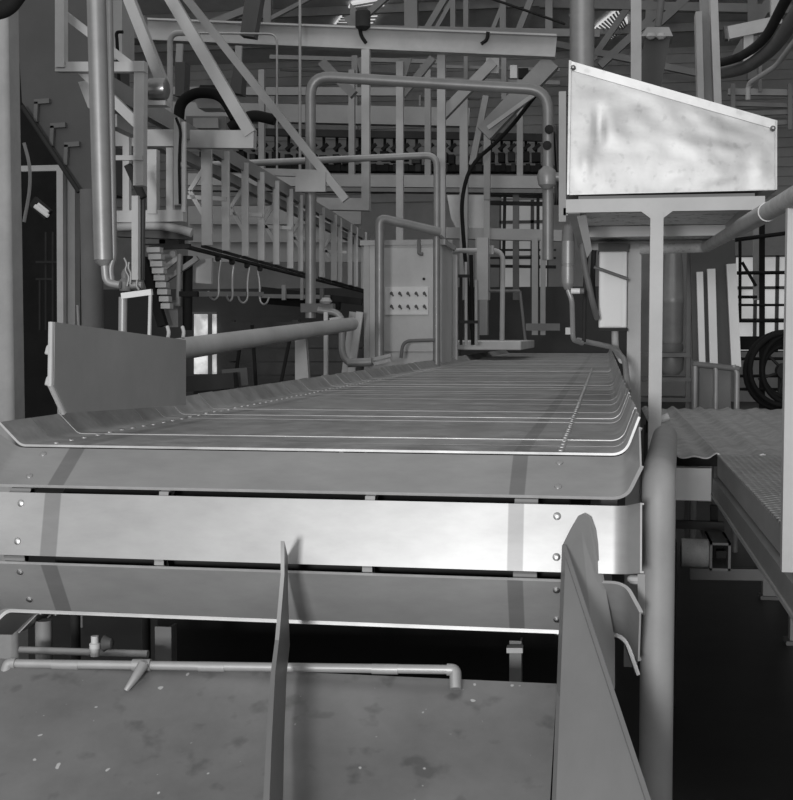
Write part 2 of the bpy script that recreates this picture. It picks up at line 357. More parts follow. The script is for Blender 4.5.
solo(G().slab([A(188, 262, 16), A(361, 262, 16), A(361, 206, 16), A(188, 206, 16)], (0, .08, 0)).bar(A(190, 222, 15.97), A(361, 222, 15.97), .06, .03).bar(A(190, 240, 15.97), A(361, 240, 15.97), .06, .03), 'wall_panel', BACKP, 'pale panelled sheet standing far behind the overhead hook rail straps', 'panel')
g = G()
for k in range(6):
    y = 322+k*13.5; g.slab([A(228, y+12, 11.8), A(363, y+12, 11.8), A(363, y, 11.8), A(228, y, 11.8)], (0, .04, 0))
for x in (232, 296, 358): g.bar(V((A(x, 380, 11.9).x, 11.9, 0)), A(x, 320, 11.9), .06, .06)
solo(g, 'boarded_screen', mat('tarred_boards', .055, .6, vary=.3, scale=5), 'dark screen of horizontal boards behind the pale tube rail', 'screen')

frame('pipe_rails', 'cluster of thin dim rails high on the far wall between gantry and black trolleys', 'rail', MID, [
    ('rail', 420, 66, 560, 70, 3, 23), ('rail', 420, 79, 560, 83, 4, 23, None, 'box', BACKP), ('rail', 270, 57, 440, 62, 4, 23, None, 'box', BACKP), ('rail', 280, 70, 430, 75, 2, 23, None, 'box', DARK), ('rail', 420, 98, 480, 99, 2, 23, None, 'box', DARK),
    ('post', 466, 50, 466, 125, 4, 22.9), ('post', 504, 50, 504, 100, 5, 22.9, None, 'box', BACKP), ('post', 420, 95, 420, 106, 2, 22.9), ('post', 272, 95, 272, 130, 7, 22.9, None, 'box', BACKP), ('post', 355, 56, 355, 130, 6, 22.9, None, 'box', BACKP)])
t = thing('junction_box', 'small pale box with black opening under the right end of the gantry beam', 'box', A(517, 78, 16))
G().slab([A(510, 65, 16), A(517, 65, 16), A(517, 78, 16), A(510, 78, 16)], (0, .1, 0)).build('box_body', PALE, t); G().slab([A(518, 68, 16), A(528, 68, 16), A(528, 78, 16), A(518, 78, 16)], (0, .1, 0)).build('opening', BLACK, t)
# ================================================================ left side
g = G(); p = A(10.5, 300, 4.35)
g.mm((p.x-.34, 4.35, 0), (p.x, 4.47, 4.2))
solo(g, 'column', CONC, 'broad pale square column at the left edge in front of the dark doorway', 'column', bevel=.02)
pipe('hose', 'pale thin hose curving down beside the broad left column', 'hose', LIGHT, [(24, 143, 4.9), (30, 165, 4.9), (30, 190, 4.9), (24, 222, 4.9)], 3.5, .2)
solo(G().tube([A(-8, 12, 4.0), A(8, 8, 4.0), A(18, -6, 4.0)], .03, .1), 'cable', BLACK, 'black cable crossing the top of the broad left column', 'cable')
# dark room behind: a black sheet stands in for its unlit depth
solo(G().slab([A(-60, 420, 13), A(84, 420, 13), A(84, 60, 13), A(-60, 60, 13)], (0, .1, 0)), 'partition', BLACK, 'black sheet standing in for the unlit depth of the doorway behind the left column', 'partition')
t = thing('tube_lamp', 'lit fluorescent lamp in the dark doorway beside the left column', 'lamp', A(41, 210, 11))
G().bar(A(33, 201, 11.05), A(49, 215, 11.05), .1, .05).build('lamp_body', SOOT, t)
G().tube([A(35, 206, 11), A(48, 216, 11)], .02).build('lamp_tube', TUBELAMP, t); G().tube([A(38, 204, 11), A(48, 212, 11)], .015).build('lamp_tube', TUBELAMP, t)
frame('pipe_rack', 'dim rack of thin pipes inside the dark doorway', 'rack', SOOT, [('rail', 36, 262, 58, 262, 2, 10.5), ('rail', 36, 279, 53, 279, 2, 10.5), ('post', 46, 232, 46, 330, 2, 10.5), ('post', 53, 232, 53, 330, 2, 10.5), ('post', 40, 280, 40, 330, 2, 10.5)])
frame('door_frame', 'grey steel door frame around the dark doorway', 'frame', MID, [('post', 61, 166, 62, 430, 7, 8, None, 'box', LIGHT), ('header', 22, 169, 64, 168, 6, 8, None, 'box', LIGHT), ('jamb_panel', 71.5, 168, 72, 430, 13, 8.1)])
t = thing('overhead_duct', 'big dark sheet metal duct overhead behind the left pipes', 'duct', A(60, 150, 7.6))
G().slab([A(12, -60, 7.6), A(100, -60, 7.6), A(100, 190, 7.6), A(80, 190, 7.6), A(22, 102, 7.6)], (0, .5, 0)).build('duct_shell', DARK, t)
G().tube([A(22, 106, 7.5), A(79, 192, 7.5)], m(5, 7.5)/2).build('edge_pipe', SOOT, t)
for x, y in ((36, 102), (52, 126), (66, 145)):
    G().bar(A(x-1, y, 7.58), A(x+14, y-1, 7.58), .03, .03).add([], []).bar(A(x+1, y, 7.58), A(x, y+20, 7.58), .025, .03).build('stiffener', mat('duct_ribs', .13), t)
solo(G().lathe(A(91, 190, 7.1)-V((0, 0, A(91, 190, 7.1).z)), [(m(23, 7.1)/2, 0), (m(23, 7.1)/2, A(91, 190, 7.1).z)], n=28), 'column', mat('grey_round_column', .17, .7), 'round grey column behind the hanging pipes at left', 'column')
# hanging shiny pipe with cone and valve
t = thing('hanging_pipe', 'fat shiny pipe hanging at upper left, narrowing to a thin tail', 'pipe', A(104, 262, 4.6))
r = m(20, 4.6)/2
G().tube([A(95.5, -30, 4.6), A(103.5, 260, 4.6)], r, n=24).build('barrel', GALV, t)
G().tube([A(103.5, 260, 4.6), A(104.5, 266, 4.6)], r, n=24, r2=m(8, 4.6)/2).build('reducer', PIPE, t)
G().tube([A(104.5, 265, 4.6), A(106, 283, 4.6), A(120, 285, 4.6)], m(8, 4.6)/2, .03).build('tail_pipe', PIPE, t)
pipe('thin_pipe', 'thin grey pipe hanging just right of the fat shiny pipe', 'pipe', PIPE, [(109, -30, 4.9), (114, 258, 4.9), (110, 268, 4.9), (112, 284, 4.9)], 7, .04)
t = thing('valve', 'pipe valve with chain and white lever at the foot of the fat hanging pipe', 'valve', A(125, 285, 4.65))
G().lathe(A(125, 291, 4.65), [(.02, 0), (.026, .012), (.026, .035), (.014, .05), (.014, .07), (.006, .085)]).build('valve_body', DIM, t)
G().tube([A(118, 285, 4.65), A(142, 285, 4.65)], .013).build('cross_pipe', PIPE, t)
G().bar(A(122, 296, 4.6), A(152, 292, 4.6), m(6, 4.6), .02).build('lever', WHITE, t)
G().bar(A(150.5, 294, 4.6), A(149.5, 336, 4.6), m(3, 4.6), .012).build('lever_rod', PALE, t)
for ps in (((124, 258), (127, 264), (125, 270), (129, 277), (127, 286)), ((129, 262), (128, 268), (131, 274), (130, 284)), ((137, 280), (136, 286), (139, 290))):
    G().tube([A(x, y, 4.62) for x, y in ps], .0045, .01, n=8).build('chain', GALV, t)
G().tube([A(123, 297, 4.68), A(122.5, 340, 4.68)], m(9, 4.68)/2).build('drop_pipe', PIPE, t)
# gallows frame
t = frame('gallows_frame', 'white welded bar frame stepping down at upper left, around the fat pipe', 'frame', PALE, [
    ('upright', 61.5, -20, 61.5, 68, 10, 5.3), ('crossbar', 57, 67.5, 146, 67.5, 10, 5.3), ('upright', 141, 62, 140, 186, 11, 5.3),
    ('brace', 64, 14, 140, 72, 8, 5.36), ('brace', 82, 70, 138, 124, 10, 5.36), ('crossbar', 114, 158, 143, 158, 5, 5.3)])
G().slab([A(78, 82, 5.45), A(88, 80, 5.45), A(92, 108, 5.45), A(88, 108, 5.45)], (0, .03, 0)).build('gusset_plate', PALE, t)
frame('slanting_bar', 'broad pale bar slanting down to the rounded motor drum', 'bar', LIGHT, [('shaft', 122, -20, 163, 84, 11, 5.7)])
t = thing('motor', 'shiny rounded motor drum beside the white bar frame', 'motor', A(156, 100, 5.5))
P0, P1 = A(147, 89.5, 5.5), A(168, 89.5, 5.5); rr = m(23, 5.5)/2; L_ = (P1-P0).length
G().lathe(P0, [(rr*.6, 0), (rr*.9, L_*.06), (rr, L_*.2), (rr, L_*.75), (rr*.9, L_*.93), (rr*.6, L_)], axis='x', n=24).build('drum', mat('polished_drum', .35, .3, metal=.8), t)
G().bar(A(145, 104, 5.5), A(168, 104, 5.5), .02, .07).build('mounting_foot', LIGHT, t)
frame('tilted_strut', 'pale tilted strut hanging behind the valve with a black hinge', 'strut', LIGHT, [('shaft', 136, 196, 136, 280, 7, 5.5, 5.5, 'box', PALE), ('shaft_side', 142, 196, 141, 280, 6, 5.55, None, 'box', DARK), ('hinge', 128, 165, 143, 198, 7, 5.5, None, 'box', SOOT)])
# U shaped guard frame
t = frame('welded_rack', 'white U shaped frame beside the overhead hook rail', 'frame', PALE, [
    ('upright', 153.5, 150, 153.5, 214, 10, 6.0), ('upright', 170.5, 148, 170.5, 214, 7, 6.0), ('upright', 177, 118, 177, 205, 5, 5.95), ('upright', 184, 122, 184, 212, 4, 5.95),
    ('base_bar', 116, 217, 185, 216, 12, 6.0), ('upright', 127, 130, 127, 212, 7, 6.05), ('top_bar', 118, 139, 176, 139, 17, 6.1)])
G().tube([A(116, 227, 6), A(150, 225, 6), A(172, 227, 6), A(192, 233, 6)], .022, .2).build('curved_trim', LIGHT, t)
G().bar(A(116, 233, 6.1), A(190, 236, 6.1), .04, .1).build('under_tray', DARK, t)
pipe('cable', 'black cable running down inside the white U shaped frame', 'cable', BLACK, [(176, 118, 5.9), (181, 130, 5.9), (179, 160, 5.9), (180, 204, 5.9)], 3, .2)
pipe('cable', 'black looped cable behind the fat pipe at the upper left', 'cable', BLACK, [(119, 83, 6.5), (117, 40, 6.5), (116, 32, 6.5), (123, 32, 6.5)], 3.5, .05)
solo(G().slab([A(102, 0, 7.2), A(122, 0, 7.2), A(122, 60, 7.2), A(102, 60, 7.2)], (0, .2, 0)), 'duct', LIGHT, 'pale flat duct behind the fat pipe near the top left', 'duct')
solo(G().slab([A(122, 10, 7.6), A(136, 10, 7.6), A(136, 38, 7.6), A(122, 38, 7.6)], (0, .2, 0)).tube([A(129, 38, 7.7), A(129, 64, 7.7)], .03), 'lamp_housing', MID, 'grey box with stem behind the white bar frame', 'box')
# ---------------------------------------------------------------- overhead hook rail
def rl(px, lift=0):
    y = 88+150*(px-110)/257; Y = 5.5*247/(335-y); return y, Y
def chain_at(px, dy=0):
    y, Y = rl(px); return A(px, 335-.473*F/Y+dy, Y)
t = thing('hook_rail', 'long overhead hook rail with hanging pale straps receding along the left side', 'rail', A(200, 250, 6.9))
y0, Y0 = rl(104); y1, Y1 = rl(368)
for dy, nm in ((0, 'beam'),): G().bar(A(104, y0, Y0), A(368, y1, Y1), .05, .09, 'I').build(nm, MID, t)
G().bar(A(112, y0+36, Y0+.3), A(368, y1+9, Y1+.3), .05, .06).build('beam', MID, t)
G().bar(chain_at(186), chain_at(367), .04, .016).build('chain_track', SOOT, t)
for px, w in ((206.5, 11), (225.5, 8), (245, 7), (261, 7), (276, 6.5), (290, 6.5), (300.5, 5), (322, 5.5), (334, 6), (340, 4), (350, 4.5), (356, 4), (364, 6)):
    y, Y = rl(px); ly = chain_at(px)
    top = A(px, y-4, Y-.07); bot = V((top.x, top.y, ly.z+.035))
    G().bar(top, bot, m(w, Y), .02).build('hanger_strap', PALE, t)
    G().bar(bot+V((-.03, 0, -.005)), bot+V((.05, .1, -.03)), .02, .03).build('trolley', SOOT, t)
for px in (196, 236, 268, 296, 328):
    y, Y = rl(px); d = 11*200/(335-y)*.9; k = 7.0/Y
    g = G(); Yb = Y+.35
    pts = [A(px+9*k, y+28*k, Yb), A(px-6*k, y+52*k, Yb), A(px+9*k, y+78*k, Yb)]
    g.bar(pts[0], pts[1], .025, .02); g.bar(pts[1], pts[2], .025, .02); g.bar(A(px-8*k, y+58*k, Yb), A(px+30*k, y+60*k, Yb), .025, .02); g.build('lattice_brace', PALE, t)
member(t, LIGHT, 'bracket_bar', 136, 139, 255, 140, 18, 6.75, None, 'box', None, .06)
member(t, LIGHT, 'bracket_brace', 160, -20, 251, 134, 12, 6.75, None, 'box', None, .05)
member(t, LIGHT, 'roof_brace', 172, -20, 346, 200, 8, 9.4, None, 'box', None, .05)
member(t, LIGHT, 'bracket_bar', 262, 172, 326, 174, 7, 9.4, None, 'box', None, .06)
member(t, LIGHT, 'bracket_bar', 296, 182, 326, 182, 20, 9.38, None, 'box', None, .04)
hk = ['first', 'second', 'third', 'fourth']
proto = None
for i, (px, fl) in enumerate(((218, 1), (232, .35), (247, -1), (260, 1))):
    p = chain_at(px); 
    lab = 'steel S hook hanging from the overhead rail, %s of four counted from the left' % hk[i]
    if proto is None:
        t = thing('meat_hook', lab, 'hook', p, 'meat hooks on the overhead rail')
        c = p-V((0, 0, .02))
        pts = [c+V((-.014, 0, -.012)), c+V((-.008, 0, .004)), c+V((.012, 0, 0)), c+V((.016, 0, -.03)), c+V((.006, 0, -.075)), c+V((.002, 0, -.14)), c+V((.004, 0, -.2)), c+V((-.002, 0, -.235)), c+V((-.025, 0, -.255)), c+V((-.05, 0, -.24)), c+V((-.064, 0, -.2))]
        G().tube(pts, .0068, .02, n=8).build('hook', mat('hook_steel', .45, .35, metal=.7), t)
        G().lathe(c+V((0, 0, -.02)), [(.012, 0), (.02, .01), (.02, .03), (.01, .045)], n=10).build('roller', SOOT, t)
        proto = t; kids = list(t.children)
    else:
        t = proto.copy(); COL.objects.link(t); t['label'] = lab
        for ch in kids:
            c2 = ch.copy(); COL.objects.link(c2); c2.parent = t
        t.location = p
    t.scale = (fl, 1, 1) if fl > 0 else (1, 1, 1); t.rotation_euler.z = 0 if fl > 0 else math.pi
    if fl == 1 and i == 3: t.rotation_euler.z = math.pi
    if i == 2: t.rotation_euler.z = 0
    if i == 1: t.scale = (1, 1, 1); t.rotation_euler.z = 1.2
# drive machinery under the rail
t = thing('chain_drive', 'jumble of chain drive machinery below the near end of the hook rail', 'machine', A(175, 320, 7))
for k in range(9): G().box(A(155+k*1.5, 250+k*7, 6.85), (.078-k*.003, .06, .03)).build('chain_block', PALE if k < 4 else LIGHT, t)
G().bar(A(143, 258, 6.9), A(163, 326, 6.9), .05, .05).build('drive_belt', BLACK, t)
G().slab([A(184, 262, 7.3), A(212, 258, 7.3), A(211, 284, 7.3), A(186, 282, 7.3)], (0, .03, 0)).build('guard_plate', LIGHT, t)
for a, b, w, M_ in (((158, 274), (178, 258), 5, PALE), ((160, 284), (198, 258), 5, MID), ((150, 258), (176, 254), 7, LIGHT), ((160, 306), (178, 306), 12, DIM)):
    G().bar(A(a[0], a[1], 7.1), A(b[0], b[1], 7.1), m(w, 7.1), .03).build('arm', M_, t)
G().tube([A(179.5, 254, 7.05), A(178, 306, 7.05)], m(5, 7.05)/2).build('post', MID, t)
G().bar(A(180, 294, 7.0), A(198, 294, 7.0), .03, .04).build('stub_shaft', BLACK, t)
G().bar(A(198, 294, 7.1), A(262, 294, 8.6), .025, .03).build('guide_bar', MID, t)
G().box(A(155, 240, 7), (.16, .1, .05)).build('gear_case', DIM, t); G().box(A(172, 243, 7), (.12, .1, .05)).build('gear_case', SOOT, t)
G().bar(A(150, 248, 6.95), A(190, 246, 6.95), .025, .04).build('cross_shaft', SOOT, t)
G().tube([A(188, 256, 7.2), A(187, 330, 7.2)], .03).build('post', BLACK, t)
G().box(A(173, 317, 7.1), (.09, .08, .12)).build('motor_box', DIM, t)
frame('chain_drive', 'low dark machinery rows behind the four hooks', 'machine', SOOT, [('rail', 262, 290, 362, 302, 7, 13), ('rail', 262, 300, 340, 306, 8, 12.8, None, 'box', BLACK), ('guide', 262, 296, 330, 297, 4, 12.7, None, 'box', MID), ('post', 284, 285, 284, 300, 4, 12.7, None, 'box', LIGHT), ('post', 302, 276, 302, 300, 3, 12.7, None, 'box', LIGHT), ('post', 322, 288, 322, 312, 4, 12.7, None, 'box', DIM)])
# winch unit seen through the braces
t = thing('winch', 'grey winch unit with black hoses seen behind the slanting braces', 'machine', A(210, 130, 10))
G().slab([A(186, 116, 10), A(226, 116, 10), A(226, 130, 10), A(186, 130, 10)], (0, .3, 0)).build('housing', MID, t)
G().slab([A(193, 118, 9.95), A(218, 118, 9.95), A(218, 128, 9.95), A(193, 128, 9.95)], (0, .04, 0)).build('cover_plate', LIGHT, t)
G().slab([A(194, 98, 10.05), A(224, 98, 10.05), A(220, 108, 10.05), A(198, 108, 10.05)], (0, .2, 0)).build('motor_case', LIGHT, t)
G().tube([A(178, 130, 9.9), A(180, 102, 9.9), A(196, 92, 9.9), A(222, 94, 9.9), A(235, 118, 9.9)], .045, .25).build('hose', BLACK, t)
G().tube([A(230, 128, 9.9), A(250, 114, 9.9), A(275, 120, 9.9)], .045, .25).build('hose', BLACK, t)
G().slab([A(200, 85, 10), A(218, 85, 10), A(218, 90, 10), A(198, 90, 10)], (0, .2, 0)).build('tray', SOOT, t)
for n_, q in (('dark flat casing hanging left of the grey winch', ((175, 62), (185, 62), (184, 96), (175, 96))), ('dark flat casing hanging right of the grey winch', ((234, 64), (243, 64), (241, 94), (229, 92))), ('dark flat casing hanging above the gantry beam near the slanting braces', ((246, -10), (262, -8), (254, 37), (240, 35)))):
    t = thing('hanging_casing', n_, 'casing', A(*q[3], 11), 'dark hanging casings')
    G().slab([A(x, y, 11 if q[3][1] > 40 else 13.4) for x, y in q], (0, .15, 0)).build('casing', DARK, t)
    a = q[0]; G().bar(A(a[0]+4, a[1]+2, 11.05 if q[3][1] > 40 else 13.45), A(a[0]+5, a[1]-18, 11.05 if q[3][1] > 40 else 13.45), .06, .03).build('hanger', LIGHT, t)
pipe('bent_pipe', 'thin pale bent pipe hugging the left end of the gantry beam', 'pipe', LIGHT, [(170, 120, 12), (170, 33, 12), (190, 33, 12)], 6, .1)
pipe('bent_pipe', 'thin pale bent pipe dropping in front of the gantry beam left of the hoop', 'pipe', PIPE, [(180, 33, 13.2), (277, 34, 13.2), (277, 170, 13.2)], 2.2, .1)
pipe('thin_rod', 'thin vertical rod hanging left of the tall pipe hoop', 'rod', PIPE, [(300, -10, 13.3), (300, 175, 13.3)], 3)
# small window deep at left, plus clutter there
wz = struct(G().slab([A(194, 374, 21.9), A(216, 374, 21.9), A(216, 313, 21.9), A(194, 313, 21.9)], (0, .05, 0)), 'window_6', emit('bright_small_pane', .95, .6, .35, 4))
g = G(); g.bar(A(210, 374, 21.8), A(210, 313, 21.8), .07, .04); g.bar(A(193, 313, 21.8), A(217, 313, 21.8), .04, .04); g.build('window_frame', DIM, wz)
frame('tripod_rack', 'thin dark rack legs standing before the dark boarding at left', 'rack', BLACK, [('leg', 290, 338, 247, 550, 3, 9), ('leg', 252, 325, 266, 538, 3, 9.5), ('leg', 240, 345, 212, 538, 3, 9.5)])
frame('machine_foot', 'dark low machine behind the upright guard plate below the small bright window', 'machine', SOOT, [('body', 188, 384, 236, 380, 16, 8), ('body', 225, 378, 250, 376, 18, 8.2, None, 'box', DARK), ('pedestal', 212, 385, 212, 577, 30, 8.1)])
# ---------------------------------------------------------------- rail tube and post left of the table
t = thing('guard_tube', 'thick pale tube rail rising from behind the guard plate on the left', 'rail', A(250, 340, 6.2))
p1, p2 = A(150, 353.5, 4.55), A(352, 324, 8.5)
G().tube([p1, p2], .046, n=20).build('tube', PALE, t); u = (p2-p1).normalized()
G().tube([p2, p2+u*.03, p2+u*.05], .046, n=20, r2=.02).build('end_cap', LIGHT, t)
G().slab([A(295, 330, 7.4), A(305, 330, 7.4), A(310, 400, 7.4), A(295, 400, 7.4)], (0, .05, 0)).build('tapered_post', LIGHT, t)
G().mm((A(302, 380, 7.4).x-.03, 7.4, 0), (A(302, 380, 7.4).x+.03, 7.46, A(302, 398, 7.4).z)).build('post_foot', DIM, t)
# upright guard plate on the left wing
GX = -1.325
t = thing('guard_plate', 'upright trapezoid steel plate standing on the left edge of the slat table', 'plate', AX(67, 412, GX))
q = [AX(55, 322, GX), AX(186, 340, GX), AX(186, 405, GX), AX(67, 413, GX), AX(54, 385, GX)]
G().slab(q, (-.012, 0, 0)).build('plate', GUARD, t)
ed = [AX(55, 322, GX), AX(54, 385, GX), AX(67, 413, GX)]
g = G(); g.tube([p+V((-.008, -.004, 0)) for p in ed], .007, n=8); g.build('front_edge', LIGHT, t)  # rod in lighter paint stands for the lit rim of the plate
for y in (347, 378):
    p = AX(52, y, GX-.02); g = G(); g.slab([p+V((0, 0, .014)), p+V((-.014, -.005, .003)), p+V((-.02, -.005, -.018)), p+V((0, 0, -.022))], (0, .03, 0)); g.build('lug', LIGHT, t, bevel=.004)
for Y in (3.3, 3.85): G().tube([V((GX-.012, Y, 1.43)), V((-1.47, Y, 1.43)), V((-1.47, Y, 0))], .014, .03).build('support_strut', SOOT, t)
for x in (169, 184): G().tube([AX(x-1, 338, GX-.03), AX(x, 332, GX-.03), AX(x-1.5, 327, GX-.04)], .006, .02).build('wire_tie', LIGHT, t)
pipe('thin_post', 'thin white post rising behind the guard plate near the round column', 'post', PALE, [(82, 640, 6.2), (79, 335, 6.2), (77.5, 305, 6.2)], 2.5)
# ---------------------------------------------------------------- cabinet and its pipes
YC = 10.8
t = thing('cabinet', 'tall pale control cabinet with a row of knobs behind the left side of the table', 'cabinet', A(402, 355, YC))
a, b = A(364, 300, YC), A(442, 300, YC); zt = A(400, 243, YC).z
G().mm((a.x, YC, 0), (b.x, YC+.7, zt)).build('body', PALE, t, bevel=.01)
G().mm((a.x-.03, YC-.03, zt-.02), (b.x+.03, YC+.73, zt+.025)).build('top_cap', LIGHT, t)
c0, c1 = A(384, 248, YC), A(436, 352, YC)
G().mm((c0.x, YC-.02, c1.z), (c1.x, YC, c0.z)).build('door', PALE, t, bevel=.006)
k0, k1 = A(386, 287, YC), A(429, 315, YC)
pn = G().mm((k0.x, YC-.045, k1.z), (k1.x, YC-.02, k0.z)).build('switch_panel', WHITE, t, bevel=.004)
for r_ in range(2):
    for k in range(5):
        p = A(391.5+k*8.2, 293.5+r_*13, YC-.05); G().lathe(p, [(.012, -.02), (.014, 0)], axis='y', n=10).bar(p+V((0, -.02, .015)), p+V((.02, -.02, -.025)), .012).build('knob', DARK, pn)
G().mm((a.x, YC-.012, 0), (a.x+.05, YC, zt)).build('edge_strip', LIGHT, t)
G().tube([A(419, 240, YC-.03), A(419, 254, YC-.06), A(423, 254, YC-.06)], .016, .03).build('hook', DIM, t)
p = A(424, 279, YC-.03); G().lathe(p, [(.012, -.02), (.012, 0)], axis='y', n=8).build('door_latch', SOOT, t)
pipe('cabinet_pipe', 'shiny pipe in front of the cabinet, bent over at its top', 'pipe', GALV, [(379.5, 358, 10.2), (379.5, 218, 10.2), (440, 232, 10.4)], 9.5, .06)
pipe('standing_pipe', 'slim shiny vertical pipe at the right edge of the cabinet', 'pipe', GALV, [(436.5, 372, 10.45), (436.5, 236, 10.45)], 7)
pipe('bent_tap', 'small dark bent tap pipe low on the cabinet front', 'tap', DIM, [(401, 358, 10.4), (403, 341, 10.4), (434, 340, 10.4)], 3.5, .08)
t = thing('valve', 'pipe flange and valve at the foot of the tall hoop pipe', 'valve', A(325, 312, 9.8))
G().bar(A(302, 308, 9.8), A(334, 308, 9.8), m(9, 9.8), .1).build('flange', DIM, t)
G().tube([A(318, 310, 9.75), A(342, 313, 9.75), A(342, 352, 9.75), A(347, 363, 9.75), A(374, 362, 9.75)], m(7, 9.8)/2, .1).build('pipe', PIPE, t)
G().tube([A(348, 363, 9.7), A(372, 362, 9.7)], m(9, 9.7)/2).build('horizontal_run', PIPE, t)
G().lathe(A(326, 304, 9.7), [(.03, 0), (.05, .02), (.03, .05)], n=10).build('handwheel', LIGHT, t)
G().bar(A(330, 320, 9.7), A(343, 318, 9.7), .03).build('stem', PALE, t)
for y in (356, 361): G().bar(A(374, y+3, 9.65), A(391, y-1, 9.65), .025).build('stem', LIGHT, t)
frame('thin_post', 'thin bright post standing between the tapered post and the cabinet', 'post', PALE, [('shaft', 326, 312, 326, 552, 4, 8.8)])
for i, (xa, xb, lab) in enumerate(((353, 344, 'pale plank leaning left against the cabinet side, nearest the valve'), (360, 350, 'pale plank leaning against the cabinet side, closest to the cabinet'))):
    solo(G().bar(A(xa, 312, 10.55-.05*i), A(xb+(xb-xa)*1.9, 517, 10.4-.05*i), m(7, 10.5), .03), 'plank', LIGHT if i == 0 else PALE, lab, 'plank', 'leaning planks by the cabinet')
# posts, cables and step to the right of the cabinet
frame('service_posts', 'cluster of pale posts and conduits between the cabinet and the small step', 'frame', LIGHT, [
    ('post', 449, 240, 449, 365, 7, 11.75), ('post', 453, 255, 453, 365, 9, 12, None, 'box', PALE), ('conduit', 461, 276, 461, 345, 3, 12.3, None, 'tube', SOOT), ('conduit', 466, 262, 466, 345, 3, 12.3, None, 'tube', LIGHT),
    ('conduit', 471, 255, 473, 345, 4, 12.4, None, 'tube', BLACK), ('conduit', 476, 280, 476, 345, 3, 12.4, None, 'tube', LIGHT), ('crossbar', 458, 322, 478, 322, 3, 12.2, None, 'box', SOOT), ('crossbar', 458, 276, 470, 276, 3, 12.2, None, 'box', SOOT),
    ('back_panel', 483, 238, 483, 300, 11, 12.6, None, 'box', LIGHT), ('cable_arm', 440, 236, 455, 250, 4, 11.5, None, 'tube', DIM)])
t = thing('step_platform', 'small pale step with a bent tube rail beside the far left of the table', 'step', A(480, 348, 13))
sx0, sx1 = A(438, 345, 13).x, A(521, 345, 13).x; sz1, sz0 = A(480, 341, 13).z, A(480, 350, 13).z
G().mm((sx0, 13, sz0), (sx1, 15.5, sz1)).build('deck', PALE, t, bevel=.01)
for x in (439, 455): p = A(x, 350, 13.1); G().mm((p.x-.05, 13.05, 0), (p.x+.05, 13.15, sz0)).build('leg', DIM, t)
p = A(502, 342, 13.1); G().tube([A(444, 251, 13.1), A(503, 250, 13.1), p], m(5, 13)/2, .12).build('hand_rail', LIGHT, t)
G().bar(A(480, 250, 13.08), A(494, 250, 13.08), .09).build('rail_sleeve', LIGHT, t)
# ================================================================ slat conveyor
YF = 2.8; PIT = .165; SL = .142; HL = .008; TH = .004
xl, xr = A(21, 447, YF).x, A(624, 453, YF).x
zt = A(400, 450.5, YF).z
xc = (xl+xr)/2
def slat_mat(name, v, rough, metal, dirt, bright):
    M = mat(name, v, rough, metal, vary=.14, scale=3.5, stretch=(1, 2.5, 1)); nt = M.node_tree; N = nt.nodes; L = nt.links
    tc = [n for n in N if n.type == 'TEX_COORD'][0]; b = N['Principled BSDF']
    cur = b.inputs['Base Color'].links[0].from_socket
    sp = N.new('ShaderNodeSeparateXYZ'); L.new(tc.outputs['Object'], sp.inputs[0])
    for px, w in ((79, .021), (521, .018)):          # dull bands where the carrier strips are welded on behind
        x0 = A(px, 450, YF).x-xc
        a = N.new('ShaderNodeMath'); a.operation = 'SUBTRACT'; L.new(sp.outputs[0], a.inputs[0]); a.inputs[1].default_value = x0
        c = N.new('ShaderNodeMath'); c.operation = 'ABSOLUTE'; L.new(a.outputs[0], c.inputs[0])
        r = N.new('ShaderNodeMapRange'); L.new(c.outputs[0], r.inputs[0]); r.inputs[1].default_value = w*.85; r.inputs[2].default_value = w
        r.inputs[3].default_value = bright; r.inputs[4].default_value = 1
        mx = N.new('ShaderNodeMix'); mx.data_type = 'RGBA'; mx.blend_type = 'MULTIPLY'; mx.inputs[0].default_value = 1
        L.new(cur, mx.inputs[6]); L.new(r.outputs[0], mx.inputs[7]); cur = mx.outputs[2]
    if dirt:
        oi = N.new('ShaderNodeObjectInfo'); ad = N.new('ShaderNodeVectorMath'); ad.operation = 'ADD'
        L.new(tc.outputs['Object'], ad.inputs[0]); L.new(oi.outputs['Location'], ad.inputs[1])
        n = N.new('ShaderNodeTexNoise'); n.inputs['Scale'].default_value = 9; n.inputs['Detail'].default_value = 8; n.inputs['Roughness'].default_value = .7
        mp = N.new('ShaderNodeMapping'); mp.inputs['Scale'].default_value = (1, .8, 1); L.new(ad.outputs[0], mp.inputs[0]); L.new(mp.outputs[0], n.inputs['Vector'])
        r = N.new('ShaderNodeValToRGB'); r.color_ramp.elements[0].position = .36; r.color_ramp.elements[1].position = .62
        r.color_ramp.elements[0].color = (1-dirt,)*3+(1,); r.color_ramp.elements[1].color = (1, 1, 1, 1); L.new(n.outputs[0], r.inputs[0])
        mx = N.new('ShaderNodeMix'); mx.data_type = 'RGBA'; mx.blend_type = 'MULTIPLY'; mx.inputs[0].default_value = 1
        L.new(cur, mx.inputs[6]); L.new(r.outputs[0], mx.inputs[7]); cur = mx.outputs[2]
        rr = N.new('ShaderNodeMapRange'); L.new(n.outputs[0], rr.inputs[0]); rr.inputs[1].default_value = .3; rr.inputs[2].default_value = .7; rr.inputs[3].default_value = rough-.08; rr.inputs[4].default_value = rough+.12
        L.new(rr.outputs[0], b.inputs['Roughness'])
    L.new(cur, b.inputs['Base Color'])
    return M
SLATM = slat_mat('clean_slat_sheet', .32, .38, .4, 0, .62)
SLATW = slat_mat('wet_slat_sheet', .42, .44, .3, .36, .75)
